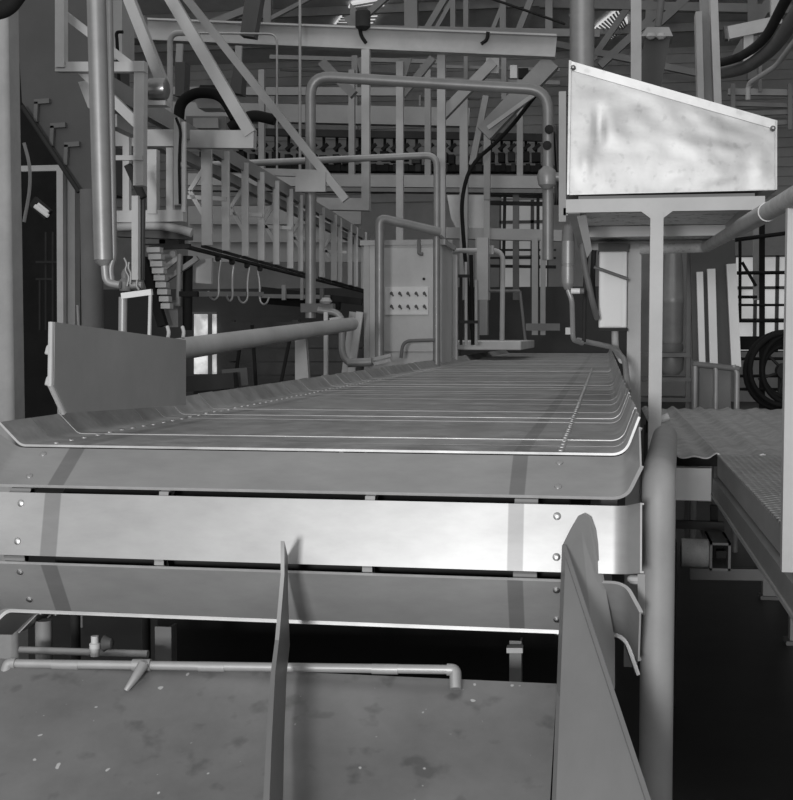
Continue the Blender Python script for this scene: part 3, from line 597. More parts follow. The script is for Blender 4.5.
def slat_builder(SL=SL, HL=HL):
    P = []
    wl, wr = V((-.053, .053)), V((.03, .082))
    L0, R0 = V((xl-xc, 0)), V((xr-xc, 0))
    P.append(L0+wl)
    e1, e2 = L0+wl.normalized()*.012, L0+V((.012, 0))
    for j in range(5): t = j/4; P.append(e1*(1-t)**2+L0*2*t*(1-t)+e2*t*t)
    for k in range(1, 12): P.append(L0.lerp(R0, k/12))
    e1, e2 = R0-V((.028, 0)), R0+wr.normalized()*.028
    for j in range(8): t = j/7; P.append(e1*(1-t)**2+R0*2*t*(1-t)+e2*t*t)
    P.append(R0+wr)
    s0 = -(PIT-SL)/2; SL = SL-s0; sec = [(s0, -HL), (s0, 0), (-SL, 0), (-SL, -HL), (-SL+TH, -HL), (-SL+TH, -TH), (s0-TH, -TH), (s0-TH, -HL)]
    g = G(); vs = []; n = len(P)
    for i, p in enumerate(P):
        d = (P[min(i+1, n-1)]-P[max(i-1, 0)]).normalized(); nr = V((-d.y, d.x))
        for y, h in sec: vs.append(V((p.x+nr.x*h, y, p.y+nr.y*h)))
    fs = []; mi = []
    for i in range(n-1):
        for k in range(8):
            fs.append((i*8+k, i*8+(k+1) % 8, (i+1)*8+(k+1) % 8, (i+1)*8+k)); mi.append(1 if k in (0, 2) else 0)
    for o in (0, (n-1)*8):
        for q in ((0, 1, 6, 7), (1, 2, 5, 6), (2, 3, 4, 5)): fs.append(tuple(o+j for j in q)); mi.append(1)
    g.v = vs; g.f = [list(f) for f in fs]; g.mi = mi
    return g
conv = thing('slat_conveyor', 'long wet steel slat table conveyor running away from the front down the hall', 'conveyor', (xc, YF, 0))
def mesh_of(g, mats, name):
    o = g.build(name, mats, org=(0, 0, 0)); me = o.data; bpy.data.objects.remove(o); return me
ME_CLEAN = mesh_of(slat_builder(), [SLATM, HEM], 'slat'); ME_WET = mesh_of(slat_builder(.162, .0055), [SLATW, mat('wet_sheet_edge', .26, .5, .3)], 'slat'); ME_RUB = mesh_of(slat_builder(.162, .0055), [SLATW, mat('half_rubbed_edge', .4, .45, .3, vary=.4, scale=4)], 'slat')
ME_BOLT = mesh_of(G().lathe((0, 0, -.001), [(.0085, 0), (.0085, .001), (.0075, .003), (.0045, .0046), (.001, .005)], n=14), [STEEL], 'bolt')
bx = [A(49, 455, YF).x-xc, A(560, 460, YF).x-xc]
def put_slat(pos, a, me, bolts):
    o = bpy.data.objects.new('slat', me); COL.objects.link(o); o.parent = conv
    o.location = (0, pos[0]-YF, pos[1]); o.rotation_euler = (a, random.uniform(-.0008, .0008), 0)
    if bolts:
        for x in bx:
            for y in (-.036, -.122):
                b = bpy.data.objects.new('bolt', ME_BOLT); COL.objects.link(b); b.parent = o; b.location = (x, y, 0)
    return o
pts = [(YF, zt)]
for a in (31, 77, 122, 166):
    y, z = pts[-1]; put_slat((y, z), R(a), ME_CLEAN, True)
    pts.append((y-PIT*math.cos(R(a)), z-PIT*math.sin(R(a))))
NT = 94
for k in range(NT):
    put_slat((YF+(k+1)*PIT, zt+random.uniform(-.0018, .0018)+(.0006 if k < 3 else 0)), random.uniform(-.006, .006), ME_RUB if k in (0, 1, 2, 3, 7, 12) or random.random() < .1 else ME_WET, k < 45)
YE = YF+NT*PIT
y, z = pts[-1]
for a in (180, 180): put_slat((y, z), R(a), ME_CLEAN, False); y += PIT
# chains, carriers, drum, frame
for px in (45, 530):
    x = A(px, 470, YF).x; g = G()
    for k in range(4):
        n_ = V((0, math.sin(R((31, 77, 122, 166)[k])), -math.cos(R((31, 77, 122, 166)[k]))))*.024
        g.bar(V((x, *pts[k]))+n_, V((x, *pts[k+1]))+n_, .05, .02)
    g.bar(V((x, YF, zt-.03)), V((x, YE, zt-.03)), .05, .02); g.build('chain', DIM, conv)
for px in (182, 380):
    x = A(px, 490, YF).x; g = G()
    for k in range(3):
        n_ = V((0, math.sin(R((31, 77, 122)[k])), -math.cos(R((31, 77, 122)[k]))))*.03
        g.bar(V((x, *pts[k]))+n_, V((x, *pts[k+1]))+n_, .022, .02)
    g.build('carrier_strip', MID, conv)
yc, zc = YF+.04, zt-.215
G().lathe((xl+.12, yc, zc), [(.13, 0), (.13, xr-xl-.24)], axis='x', n=28).build('drum', SOOT, conv)
G().lathe((xl-.02, yc, zc), [(.03, 0), (.03, xr-xl+.05)], axis='x').build('shaft', DIM, conv)
for x in (xl+.015, xr-.03): G().mm((x-.02, YF+.3, zt-.22), (x+.02, YE, zt-.06)).build('side_beam', DIM, conv)
for k in range(8):
    Yk = YF+1.3+k*2
    for x in (xl+.03, xr-.05): G().mm((x-.035, Yk-.035, 0), (x+.035, Yk+.035, zt-.2)).build('leg', DIM, conv)
G().mm((xl+.06, YF+.35, zt-.42), (xr-.08, YE, zt-.4)).build('shade_backing', BLACK, conv)  # black sheet added to keep the space under the slats dark
G().mm((xl+.06, YF+.75, 0), (xr-.08, YF+.78, zt-.41)).build('shade_end_sheet', BLACK, conv)  # upright black sheet added so the gap above the chute shows dark
# standing supports seen in the gap above the chute
for px, w, kind in ((44, 18, 'tube'), (166, 18, 'box'), (516, 12, 'box')):
    p = A(px, 650, 2.95); g = G()
    a, b = V((p.x, 2.95, 0)), V((p.x, 2.95, zt-.46))
    (g.tube([a, b], m(w, 2.95)/2) if kind == 'tube' else g.bar(a, b, m(w, 2.95), .04, 'L')).build('support_leg', MID if kind == 'tube' else DIM, conv)
p = A(515, 647, 2.9); G().bar(A(507, 649, 2.9), A(523, 649, 2.9), .012, .03).build('clip', LIGHT, conv)
# side bracket and bolts at the right
p = A(638, 588, 2.74); g = G(); g.bar(A(641, 572, 2.74), A(641, 612, 2.74), .016, .05); g.build('bearing_bracket', MID, conv)
g = G().lathe(A(633, 580, 2.72), [(.006, -.012), (.01, -.006), (.01, .01)], axis='x', n=8); g.build('bracket_bolt', LIGHT, conv)
# ---------------------------------------------------------------- spray pipe
t = thing('spray_pipe', 'long thin pipe with elbow nozzles lying along the top of the stained chute', 'pipe', A(230, 668, 2.6))
r = m(9.5, 2.6)/2
e0, e1 = A(16, 663.5, 2.6), A(447, 669.5, 2.6)
G().tube([e0, e1], r).build('pipe', PIPE, t)
def elbow(p, dirx, nm='elbow'):
    p = V(p); G().tube([p, p+V((dirx*.018, 0, 0)), p+V((dirx*.021, -.02, -.035))], r*1.3, .022).build(nm, PIPE, t)
elbow(e0, -1); elbow(e1, 1)
q = A(143, 665, 2.58)
G().tube([A(133, 665, 2.6), A(151, 665, 2.6)], r*1.35).build('tee', PIPE, t)
G().tube([q, q+V((-.008, -.03, -.022)), q+V((-.022, -.045, -.045))], r*1.25, r2=r*.6).build('nozzle', PIPE, t)
for x in (66, 212, 385): G().tube([A(x-13, 663.6+x*.0135, 2.6), A(x+13, 664+x*.0135, 2.6)], r*1.12).build('coupling', PIPE, t)
pipe('supply_pipe', 'short pale pipe behind the spray pipe below the left end of the slats', 'pipe', LIGHT, [(20, 650, 2.8), (148, 654, 2.8)], 8)
t = thing('valve', 'small pipe valve with rusty handwheel under the left end of the slats', 'valve', A(95, 655, 2.76))
G().lathe(A(95, 656, 2.76), [(.0105, 0), (.0105, .018), (.013, .018), (.013, .03), (.009, .032), (.009, .048)], n=14).build('valve_body', PALE, t)
G().lathe(A(103, 643, 2.76), [(.016, 0), (.021, .004), (.016, .012), (.012, .022), (.008, .024)], axis='x', n=10).build('handwheel', DARK, t)
# ---------------------------------------------------------------- chute
def cz(Y): return ctop.z-(2.62-Y)*.42
ctop = A(300, 672, 2.62)
cl, cr = -1.75, A(557, 672, 2.62).x
t = thing('chute', 'stained sheet steel chute below the slats with upright divider and flared right side', 'chute', (cr-.6, 2.2, cz(2.0)))
def cp(x, Y): return V((x, Y, cz(Y)))
G().slab([cp(cl, 2.62), cp(cr, 2.62), cp(cr, 1.45), cp(cl, 1.45)], (0, 0, -.006)).build('chute_floor', CHUTE, t)
b0, b1 = cp(cr, 2.6), cp(cr+.012, 1.5)
t0 = A(562, 545, 2.6); t1 = A(646, 800, 2.02); t2 = t0.lerp(t1, 1.7)
g = G(); g.slab([b0, b1, t2, t0], (.008, .002, 0)); g.build('side_plate', PLATE, t)
dk = [A(562, 546, 2.615), A(570, 530, 2.62), A(578, 516, 2.63), A(583, 513.5, 2.63), A(589, 517, 2.63), A(594, 530, 2.63), A(604, 590, 2.63), A(613, 642, 2.63), A(613, 690, 2.6), A(606, 682, 2.57), A(590, 634, 2.53), A(575, 588, 2.53)]
G().slab(dk, (.004, .008, 0)).build('corner_gusset', GUARD, t)
# divider seen edge on
dv = [(282.5, 541, 2.5), (282.5, 575, 2.5), (277, 640, 2.44), (273, 672, 2.36), (269, 740, 2.2), (266, 806, 2.04), (262, 900, 1.85)]
g = G(); vs = []
th = .008
for x, y, Y in dv:
    p = A(x, y, Y); f_ = cp(p.x-.004, min(2.6, Y+.2)); n_ = V((1, 0, 0))
    back = V((p.x*(1+.028), min(2.6, Y+.16), max(cz(min(2.6, Y+.16))-.002, p.z-.05)))
    vs += [p-n_*th/2*(1+(2.5-Y)*.9), p+n_*th/2*(1+(2.5-Y)*.9), back+n_*th/2, back-n_*th/2]
fs = [(0, 1, 2, 3), tuple(4*(len(dv)-1)+k for k in (3, 2, 1, 0))]
for i in range(len(dv)-1):
    for k in range(4): fs.append((4*i+k, 4*i+(k+1) % 4, 4*i+4+(k+1) % 4, 4*i+4+k))
g.add(vs, fs); g.build('divider', PLATE, t)
# ---------------------------------------------------------------- big bent tube at right
t = thing('guard_rail', 'thick pale tube rail standing upright in front of the right edge of the slat table', 'rail', (A(657.5, 600, 2.74).x, 2.74, 0))
px_ = A(657.5, 600, 2.74).x; ztop = A(657, 470, 2.74).z
rr = m(33, 2.74)/2
far = A(665, 437, 3.8)
G().tube([(px_, 2.74, 0), (px_, 2.74, ztop-.01), far], rr, .07, n=28).build('tube', mat('matt_rail_paint', .28, .55, vary=.1, scale=6), t)
G().lathe((px_, 2.74, 0), [(.075, 0), (.075, .01)]).build('foot_plate', DIM, t)
d_ = (A(668, 417, 4.4)-A(661, 419, 4.4)).normalized()
t2_ = solo(G().tube([A(660, 420, 4.4), A(669, 416.5, 4.4)], .014), 'pipe_stub', PALE, 'short pale pipe stub poking out beside the hopper post above the checkered platform', 'pipe')
# ================================================================ hopper and stand
YH = 4.2
from mathutils import noise
t = thing('hopper', 'dented shiny aluminium hopper with sloping top on a steel stand', 'hopper', A(660, 195, YH))
q = [A(567, 195, YH), A(777, 190, YH), A(777, 121, YH), A(569, 61, YH)]
def grid(q, nu, nv, amp, thick, off):
    g = G(); vs = []
    for j in range(nv+1):
        for i in range(nu+1):
            u, v = i/nu, j/nv; p = q[0].lerp(q[1], u).lerp(q[3].lerp(q[2], u), v)
            edge = min(1, 6*min(u, 1-u, v, 1-v)); n_ = noise.noise(V((u*3.2+off, v*2.2, .3)))*.7+noise.noise(V((u*9, v*7+off, 1.3)))*.3
            dent = -math.exp(-((u-.15)/.035)**2-((v-.55)/.16)**2)*1.3+math.exp(-((u-.08)/.03)**2-((v-.25)/.1)**2)*1.1
            bow = -math.exp(-(v/.16)**2)*.8+math.exp(-((u-.93)/.04)**2-((v-.3)/.2)**2)*.6
            vs.append(p+V((0, -1, 0))*amp*(edge*(n_+dent)+bow*min(1, 6*min(u, 1-u)+.2)))
    W_ = nu+1
    fs = [(j*W_+i, j*W_+i+1, (j+1)*W_+i+1, (j+1)*W_+i) for j in range(nv) for i in range(nu)]
    o = len(vs); vs2 = [v+V((0, thick, 0)) for v in vs]
    fs += [tuple(o+k for k in f[::-1]) for f in fs]
    return g.add(vs+vs2, fs)
grid(q, 60, 30, .006, .004, 0).build('front_sheet', ALU, t)
D_ = V((0, .62, 0))
G().slab([p+D_ for p in q], (0, .004, 0)).build('back_sheet', ALU, t)
G().slab([q[0], q[3], q[3]+D_, q[0]+D_], (.004, 0, 0)).build('end_sheet', ALU, t)
G().slab([q[1], q[2], q[2]+D_, q[1]+D_], (-.004, 0, 0)).build('end_sheet', ALU, t)
G().slab([q[0], q[1], q[1]+D_, q[0]+D_], (0, 0, .004)).build('bottom_sheet', ALU, t)
fl = V((0, .002, -.002)); rz = V((0, 0, -m(8, YH)))
G().slab([q[3]+V((0, -.009, 0)), q[2]+V((0, -.009, 0)), q[2]+fl+rz+V((0, -.008, 0)), q[3]+fl+rz+V((0, -.008, 0))], (0, .006, 0)).build('top_flange', ALU, t)
for a in (q[3], q[2]):
    sx = 1 if a is q[3] else -1
    g = G()
    g.lathe(a+V((sx*.014, -.02, -.025)), [(.009, .012), (.009, .006), (.003, 0)], axis='y', n=10); g.build('rivet', ALU, t)
ga = G(); ga.bar(q[3]+V((.004, -.008, 0)), q[0]+V((.004, -.008, 0)), .008, .006); ga.build('corner_strip', ALU, t)
ga = G(); ga.bar(q[2]+V((-.004, -.008, 0)), q[1]+V((-.004, -.008, 0)), .006, .006); ga.build('corner_strip', ALU, t)
# stand
t = thing('hopper_stand', 'grey welded steel stand carrying the aluminium hopper, on two posts', 'stand', (A(655, 400, YH).x, YH, 0))
zb = A(660, 204.5, YH).z; hb = m(13, YH); ya, yb2 = YH+.02, 5.95
X0, X1 = A(566, 204, YH).x, A(765, 204, YH).x
G().bar((X0, ya, zb), (X1, ya, zb), hb, .04).build('front_beam', LIGHT, t)
zlow = zb-hb/2
G().mm((X0+.04, ya+.0, zb+hb/2), (X1-.03, ya+.6, zb+hb/2+.012)).build('base_plate', DIM, t)
for yy, nm in ((YH+.93, 'cross_bar'), (YH+1.72, 'cross_bar')):
    G().bar((X0+.05, yy, zb-.012), (X1-.04, yy, zb-.012), .042, .04).build(nm, LIGHT, t)
for x in (X0+.025, X1-.02): G().bar((x, ya, zb-.003), (x, yb2, zb-.003), .04, .04).build('side_bar', LIGHT, t)
G().mm((X0+.02, ya+.05, zb+.012), (X1-.02, yb2, zb+.02)).build('deck_sheet', SPECK, t)
pf = A(655, 400, YH).x
G().bar((pf, ya, 0), (pf, ya, zlow), m(12.5, YH), .045).build('front_post', LIGHT, t)
G().slab([(pf-.05, ya-.02, zlow), (pf+.05, ya-.02, zlow), (pf+.021, ya-.02, zlow-.022), (pf-.021, ya-.02, zlow-.022)], (0, .03, 0)).build('gusset', LIGHT, t)
pr = A(634, 300, 5.9).x
G().bar((pr, 5.9, 0), (pr, 5.9, zb-.03), m(13, 5.9), .06, 'C').build('rear_post', LIGHT, t)
G().slab([A(576, 213, YH+.1), A(586, 213, YH+.1), A(592, 250, YH+.1), A(587, 258, YH+.1)], (0, .02, 0)).build('hanging_bracket', DIM, t)
G().bar(A(562.5, 92, 5.2), A(562.5, 222, 5.2), m(7, 5.2), .03).build('side_post', MID, t)
G().bar(A(563.5, 212, 5.2), A(575, 212, 5.2), .03, .03).build('side_tie', MID, t)
# white electrical box
t = thing('switch_box', 'white switch box mounted on the stand post under the hopper', 'box', A(613, 328, 5.8))
a, b = A(598.5, 328, 5.8), A(627.5, 251, 5.8)
G().mm((a.x, 5.8, a.z), (b.x, 6.0, b.z)).build('box_body', WHITE, t, bevel=.006)
G().mm((a.x-.004, 5.78, b.z-.002), (b.x+.004, 6.02, b.z+.035)).build('lid', DARK, t)
G().mm((a.x+.02, 5.79, a.z+.01), (b.x-.025, 5.8, b.z-.01)).build('cover', WHITE, t)
G().mm((a.x-.004, 5.79, a.z-.014), (b.x+.004, 6.01, a.z)).build('bottom_edge', SOOT, t)
pipe('lever_bar', 'thin dark bar slanting across the front of the white switch box', 'bar', DIM, [(594, 267, 5.7), (628, 279, 5.7)], 3.2)
pipe('box_pipe', 'short pale pipe dropping from the white switch box to the bent table-edge pipe', 'pipe', LIGHT, [(615, 329, 5.85), (615, 348, 5.85), (622, 360, 5.6)], 7, .05)
pipe('bent_pipe', 'bent pipe along the far right edge of the table below the switch box', 'pipe', PIPE, [(578, 340, 6.1), (612, 347, 5.75), (625, 360, 5.4), (628, 392, 5.1)], 5.5, .06)
# spray head left of hopper stand
t = thing('cone_valve', 'grey cylinder valve with dark cone hanging at the left end of the hopper stand', 'valve', A(568, 285, 5.4))
c = A(568, 285, 5.4); rr = m(13, 5.4)/2; h = m(43, 5.4)
G().lathe(c, [(rr*.5, -.02), (rr*.9, 0), (rr, .01), (rr, h*.42), (rr*.92, h*.43), (rr*.92, h*.47), (rr, h*.48), (rr, h)], n=24).build('cylinder', GALV, t)
G().lathe(c+V((0, 0, h)), [(rr*.95, 0), (rr*.8, .05), (rr*.3, m(36, 5.4))], n=20).build('cone', DIM, t)
G().tube([c+V((0, 0, -.02)), A(572, 300, 5.4), A(573, 340, 5.5), A(582, 343, 5.6)], m(5, 5.4)/2, .03).build('drop_pipe', PIPE, t)
G().tube([A(571, 291, 5.35), A(580, 291, 5.35)], .012).build('white_tap', WHITE, t)
G().tube([A(580, 291, 5.38), A(584, 291, 5.38)], .012).build('tap_stem', DIM, t)
G().box(A(569, 331, 5.5), (.03, .03, .03)).build('clamp', LIGHT, t)
pipe('hose', 'dark hose looping down left of the white switch box', 'hose', DIM, [(582, 240, 5.6), (584, 262, 5.6), (592, 300, 5.6), (597, 318, 5.7)], 6, .15)
pipe('hose', 'thin dark hose hanging straight beside the grey cylinder valve', 'hose', SOOT, [(588, 235, 5.75), (585, 280, 5.75), (584, 342, 5.75)], 4, .15)
pipe('hose', 'short dark hose hanging against the left side of the white switch box', 'hose', SOOT, [(594, 250, 5.9), (592, 285, 5.95), (596, 320, 5.95)], 5, .15)
# globe valve and chains on the right leg of the steam pipe
t = thing('globe_valve', 'round grey valve with shiny stub pipe left of the hopper', 'valve', A(547, 188, 9.7))
G().lathe(A(547, 189, 9.7), [(.03, 0), (.065, .03), (.078, .09), (.065, .14), (.03, .17)], n=20).build('valve_body', PIPE, t)
G().tube([A(549, 177, 9.7), A(562, 177, 9.7)], m(9, 9.7)/2).build('stub_pipe', GALV, t)
g = G(); 
for k in range(7): g.tube([A(554+(k % 3)*3.5, 126+(k//3)*3, 11.4), A(556+(k % 3)*3, 170, 11.4), A(555+(k % 4)*2.4, 205, 11.4)], .012, n=6)
g.build('chains', DARK, t)
for x, y in ((549, 129), (547, 145)): G().lathe(A(x, y, 9.72), [(.015, 0), (.035, .01), (.035, .03), (.015, .05)], axis='y', n=10).build('fitting', SOOT, t)
# ================================================================ platform
YP = 5.45
pc = A(717, 455, YP); zp = pc.z; xp = pc.x; xw = A(670, 455, YP).x
t = thing('platform', 'raised walkway of ridged metal sheet with an L shaped corner at right', 'platform', (xp+.6, YP, 0))
g = G(); n_ = 110; xs0, xs1 = xw-.02, 2.6; YFAR = 9.0; vs = []; fs = []
for i in range(n_*2+1):
    x = xs0+(xs1-xs0)*i/(n_*2); ph = (x/.19) % 1; zz = zp+(.016*max(0, 1-abs(ph-.5)*6))-.008+.004*math.sin(x*70)
    vs += [V((x, YP, zz)), V((x, YFAR, zz)), V((x, YFAR, zz-.006)), V((x, YP, zz-.006))]
for i in range(n_*2):
    for k in range(4): fs.append((4*i+k, 4*i+(k+1) % 4, 4*i+4+(k+1) % 4, 4*i+4+k))
fs += [(0, 1, 2, 3), tuple(8*n_+k for k in (3, 2, 1, 0))]
g.add(vs, fs); g.build('ridged_sheet', TREAD, t)
def checker():
    M = mat('checker_plate', .46, .42, .4, vary=.2, scale=8, spots=.25); nt = M.node_tree; N = nt.nodes; L = nt.links
    tc = [q for q in N if q.type == 'TEX_COORD'][0]; ws = []
    for ang in (45, -45):
        mp = N.new('ShaderNodeMapping'); mp.inputs['Rotation'].default_value = (0, 0, R(ang)); L.new(tc.outputs['Object'], mp.inputs[0])
        w = N.new('ShaderNodeTexWave'); w.inputs['Scale'].default_value = 9; w.bands_direction = 'X'; L.new(mp.outputs[0], w.inputs[0]); ws.append(w)
    mu = N.new('ShaderNodeMath'); mu.operation = 'MULTIPLY'; L.new(ws[0].outputs[0], mu.inputs[0]); L.new(ws[1].outputs[0], mu.inputs[1])
    b = N.new('ShaderNodeBump'); b.inputs['Strength'].default_value = 1; b.inputs['Distance'].default_value = .03; L.new(mu.outputs[0], b.inputs['Height']); L.new(b.outputs[0], N['Principled BSDF'].inputs['Normal'])
    return M
G().mm((xp, 2.9, zp-.006), (2.6, YP, zp+.002)).build('checker_sheet', checker(), t)
hb1 = m(20, YP)
G().mm((xp+.002, 2.9, zp-hb1), (xp+.045, YP, zp-.007)).build('edge_board', WOOD, t)
zl1, zl0 = zp-hb1-.012, zp-m(41, YP)
G().mm((xp-.016, 2.9, zl0), (xp+.03, YP+.02, zl1)).build('side_beam', MID, t)
G().mm((xp-.022, 2.9, zl0), (xp-.016, YP+.02, zl0+.012)).build('beam_flange', LIGHT, t)
zc1, zc0 = zp-m(14, YP), zp-m(46, YP)
G().mm((xw+.01, YP+.03, zc0), (xp-.02, YP+.09, zc1)).build('cross_beam', WHITE, t)
G().mm((xw-.02, YP+.5, zp-.1), (2.5, YP+.56, zp-.02)).build('joist', SOOT, t)
G().mm((xw-.02, YP+2.5, zp-.1), (2.5, YP+2.56, zp-.02)).build('joist', SOOT, t)
for px, py, lw in ((770, 598, 15), (797, 643, 15)):
    p = AZ(px, py, 0.0); G().bar((p.x, p.y, .02), (p.x, p.y, zp-.1), m(lw, p.y), .07).build('leg', MID, t); G().mm((p.x-.06, p.y-.06, 0), (p.x+.06, p.y+.06, .02)).build('foot', DIM, t)
for x, y in ((xw+.03, 8.7), (2.4, 8.7), (2.4, 3.2)): G().mm((x-.04, y-.04, 0), (x+.04, y+.04, zp-.1)).build('leg', DIM, t)
# drive shaft stub under the platform
t = thing('shaft_housing', 'mottled round shaft stub ending in an open square box under the walkway', 'machine', A(700, 567, 5.3))
c = A(681, 552.5, 5.3); rr = m(28, 5.3)/2
G().lathe(c, [(rr, 0), (rr, m(27, 5.3)), (rr*.7, m(27, 5.3)+.001)], axis='x', n=24).build('housing', mat('mottled_paint', .4, .6, vary=.15, scale=25, spots=.3), t)
a, b = A(708, 567, 5.28), A(729, 540, 5.28)
g = G(); 
for u0, u1 in (((a.x, a.z), (b.x, a.z+.01)), ((a.x, b.z-.01), (b.x, b.z)), ((a.x, a.z), (a.x+.01, b.z)), ((b.x-.01, a.z), (b.x, b.z))): g.mm((u0[0], 5.2, u0[1]), (u1[0], 5.5, u1[1]))
g.build('square_box', DIM, t); G().mm((a.x+.005, 5.4, a.z+.005), (b.x-.005, 5.42, b.z-.005)).build('box_back', BLACK, t)
G().bar(A(716, 554, 5.3), A(726, 554, 5.3), .03).build('shaft_end', SOOT, t)
G().slab([A(703, 540, 5.3), A(728, 540, 5.3), A(720, 531, 5.7), A(700, 531, 5.7)], (0, 0, .004)).build('top_plate', DIM, t)
G().mm((c.x-.1, 5.25, 0), (c.x-.02, 5.35, c.z+.05)).build('pedestal', SOOT, t)
frame('floor_beam', 'dim steel beam on blocks crossing under the walkway behind the shaft stub', 'beam', DIM, [('web', 690, 573, 764, 574, 11, 6.3), ('top_bar', 676, 524, 724, 526, 8, 6.2, None, 'box', DARK), ('upright', 714, 505, 714, 576, 7, 6.35, None, 'box', SOOT)])
# near handrail
t = thing('handrail', 'worn pale walkway handrail pipe sloping past the right post under the hopper', 'rail', A(788, 560, 3.5))
pb = A(706, 247, 5.75)
rp = m(13, 4.6)/2
G().tube([A(640, 249, 5.8), pb, A(790, 199, 3.1), A(808, 189, 2.85)], rp, .05, n=18).build('top_rail', mat('worn_rail_paint', .42, .6, vary=.2, scale=14, spots=.35), t)
G().tube([A(706, 247, 5.75).lerp(A(790, 199, 3.1), .55), A(706, 247, 5.75).lerp(A(790, 199, 3.1), .84)], rp*1.12, n=18).build('rail_sleeve', PIPE, t)
w_ = m(11, 3.5); p = A(789.5, 400, 3.1); w_ = m(11, 3.1)
G().bar((p.x, 3.1, A(789, 571, 3.1).z), (p.x, 3.1, A(789, 196, 3.1).z), w_, .035).build('post', LIGHT, t)
# ================================================================ behind the walkway
t = thing('pot_rack', 'dim rack with a tall round canister and pots behind the hopper post', 'rack', (A(672, 400, 9.5).x, 9.5, 0))
YR = 9.5
for x in (652, 688, 693): G().bar(V((A(x, 300, YR).x, YR-.12, 0)), A(x, 240, YR)-V((0, .12, 0)), .03).build('upright', DIM, t)
for y in (354, 378, 398): a, b = A(640, y, YR), A(690, y-1, YR); G().mm((a.x, YR-.15, a.z-.02), (b.x, YR+.2, a.z+.01)).build('shelf', DIM, t)
c = A(672, 345, YR+.02); rr = m(21, YR)/2
solo(G().lathe(c, [(rr*.8, .0), (rr, .03), (rr, .3), (rr*1.06, .31), (rr*1.06, .35), (rr, .36), (rr*.95, .55), (rr*.8, .68)], n=24), 'canister', PIPE, 'tall round metal canister on the upper shelf behind the hopper post', 'canister')
solo(G().lathe(A(671, 375, YR+.02), [(rr*.7, 0), (rr*1.1, .04), (rr*1.2, .13), (rr*1.1, .135)], n=24), 'pot', PIPE, 'rounded metal pot on the middle shelf below the canister', 'pot')
solo(G().lathe(A(671, 352, YR+.02), [(rr*1.05, 0), (rr*1.15, .03), (rr*1.1, .06)], n=24), 'lid', DIM, 'shallow metal lid under the canister on the rack', 'lid')
t = thing('panel_trestle', 'stack of dark panels with three lit board edges painted white leaning on a tube trestle', 'panels', A(715, 400, 9.2))
YT = 9.25
G().slab([A(690, 240, YT), A(735, 240, YT), A(738, 366, YT), A(693, 360, YT)], (0, .06, 0)).build('panel', DARK, t)
for a, b, w in (((699.5, 272), (702, 363), 6), ((711, 269), (713.5, 364), 7.5), ((731, 264), (736, 367), 9)):
    G().bar(A(*a, YT-.05), A(*b, YT-.05), m(w, YT), .06).build('painted_lit_edge', WHITE, t)  # lit edges of the boards, put in as white bars
G().tube([A(693, 364, YT-.1), A(739, 369, YT-.1)], m(6, YT)/2).build('top_bar', DIM, t)
for x, x2 in ((695, 695), (715, 716), (733, 737)): G().tube([A(x, 366, YT-.1), A(x2, 372, YT-.1), V((A(x2, 400, YT-.1).x, YT-.1, 0))], m(5.5, YT)/2, .06).build('leg', PIPE, t)
frame('yard_rail', 'black railing of thin bars before the bright windows at the right', 'rail', BLACK, [
    ('rail', 737, 273, 840, 272, 3.5, 12, None, 'tube'), ('rail', 735, 305, 840, 305, 2.5, 12, None, 'tube'), ('rail', 735, 321, 840, 321, 3, 12, None, 'tube'), ('post', 740, 240, 740, 322, 3, 12, None, 'tube'),
    ('post', 762, 215, 762, 408, 5, 12.1), ('brace', 742, 262, 756, 286, 3, 12, None, 'tube'), ('rail', 735, 240, 840, 226, 4, 12, None, 'tube'), ('rail', 735, 297, 757, 297, 3, 12, None, 'tube'),
    ('board', 735, 343, 840, 343, 13, 12.2), ('rail', 735, 359, 840, 358, 3, 12, None, 'tube'), ('rail', 735, 376, 840, 376, 3, 12, None, 'tube'), ('rail', 735, 389, 840, 390, 3, 12, None, 'tube'), ('post', 728, 215, 728, 408, 5, 12.1, None, 'box', LIGHT), ('post', 757, 215, 757, 300, 7, 12.3, None, 'box', LIGHT)])
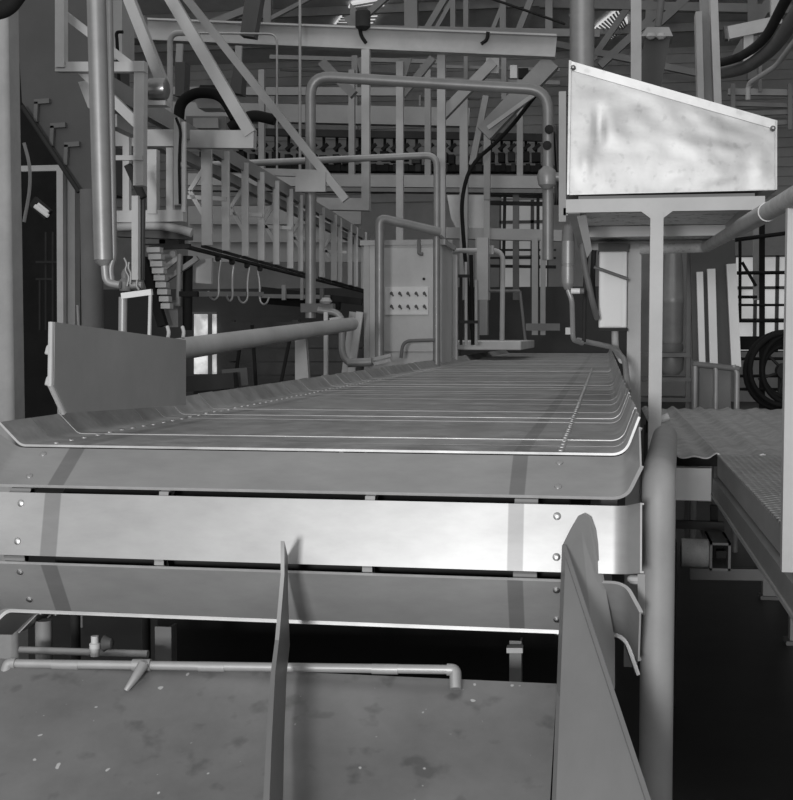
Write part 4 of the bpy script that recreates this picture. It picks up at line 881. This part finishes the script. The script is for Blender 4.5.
t = thing('hose_reel', 'black coiled hose on a reel at the right edge behind the walkway', 'hose', A(783, 410, 10))
c = A(784, 371, 10)
def ring(rx, rz, r, dx, dz, dy):
    return [c+V((dx+rx*math.cos(2*math.pi*k/40), dy, dz+rz*math.sin(2*math.pi*k/40))) for k in range(41)]
for rx, rz, dx, dz, dy in ((.29, .3, 0, 0, 0), (.265, .29, .01, -.01, .04), (.2, .26, .03, .02, -.04), (.18, .2, .02, 0, .0), (.275, .28, .015, .015, -.06)):
    G().tube(ring(rx, rz, 0, dx, dz, dy), .02, n=10, cap=False).build('hose_coil', BLACK, t)
G().lathe(c+V((0, -.06, 0)), [(.06, 0), (.06, .14)], axis='y').build('hub', SOOT, t)
for k in range(6):
    a = k*math.pi/3+.3; G().tube([c, c+V((.2*math.cos(a), 0, .22*math.sin(a)))], .011).build('spoke', SOOT, t)
G().bar(V((c.x, 10.1, 0)), c+V((0, .1, 0)), .06, .04).build('stand', SOOT, t)
# ================================================================ light
def area(name, loc, target, sx, sy, e):
    l = bpy.data.lights.new(name, 'AREA'); l.shape = 'RECTANGLE'; l.size = sx; l.size_y = sy; l.energy = e
    o = bpy.data.objects.new(name, l); COL.objects.link(o); o.location = loc
    o.rotation_euler = (V(target)-V(loc)).to_track_quat('-Z', 'Y').to_euler(); return o
area('window_daylight', (1.6, -5.5, 4.9), (.2, 4, 1.6), 3.2, 2.2, 62)
area('left_daylight', (-4.5, -3, 5.5), (-1, 5, 1), 3, 3, 70)
area('flood_lamp', (-.8, -5, 1.8), (-.5, 6, 1.8), .8, .8, 420)
area('roof_daylight', (-3, 13, 8.6), (-2, 22, 2), 10, 4, 160)
w = bpy.data.worlds.new('world'); SC.world = w; w.use_nodes = True
bg = w.node_tree.nodes['Background']; bg.inputs[0].default_value = (.5, .5, .5, 1); bg.inputs[1].default_value = .8
SC.view_settings.view_transform = 'Standard'; SC.view_settings.look = 'None'; SC.view_settings.exposure = 0; SC.view_settings.gamma = 1
SC.view_settings.use_curve_mapping = False
for o in COL.objects:
    if '_o' in o: del o['_o']
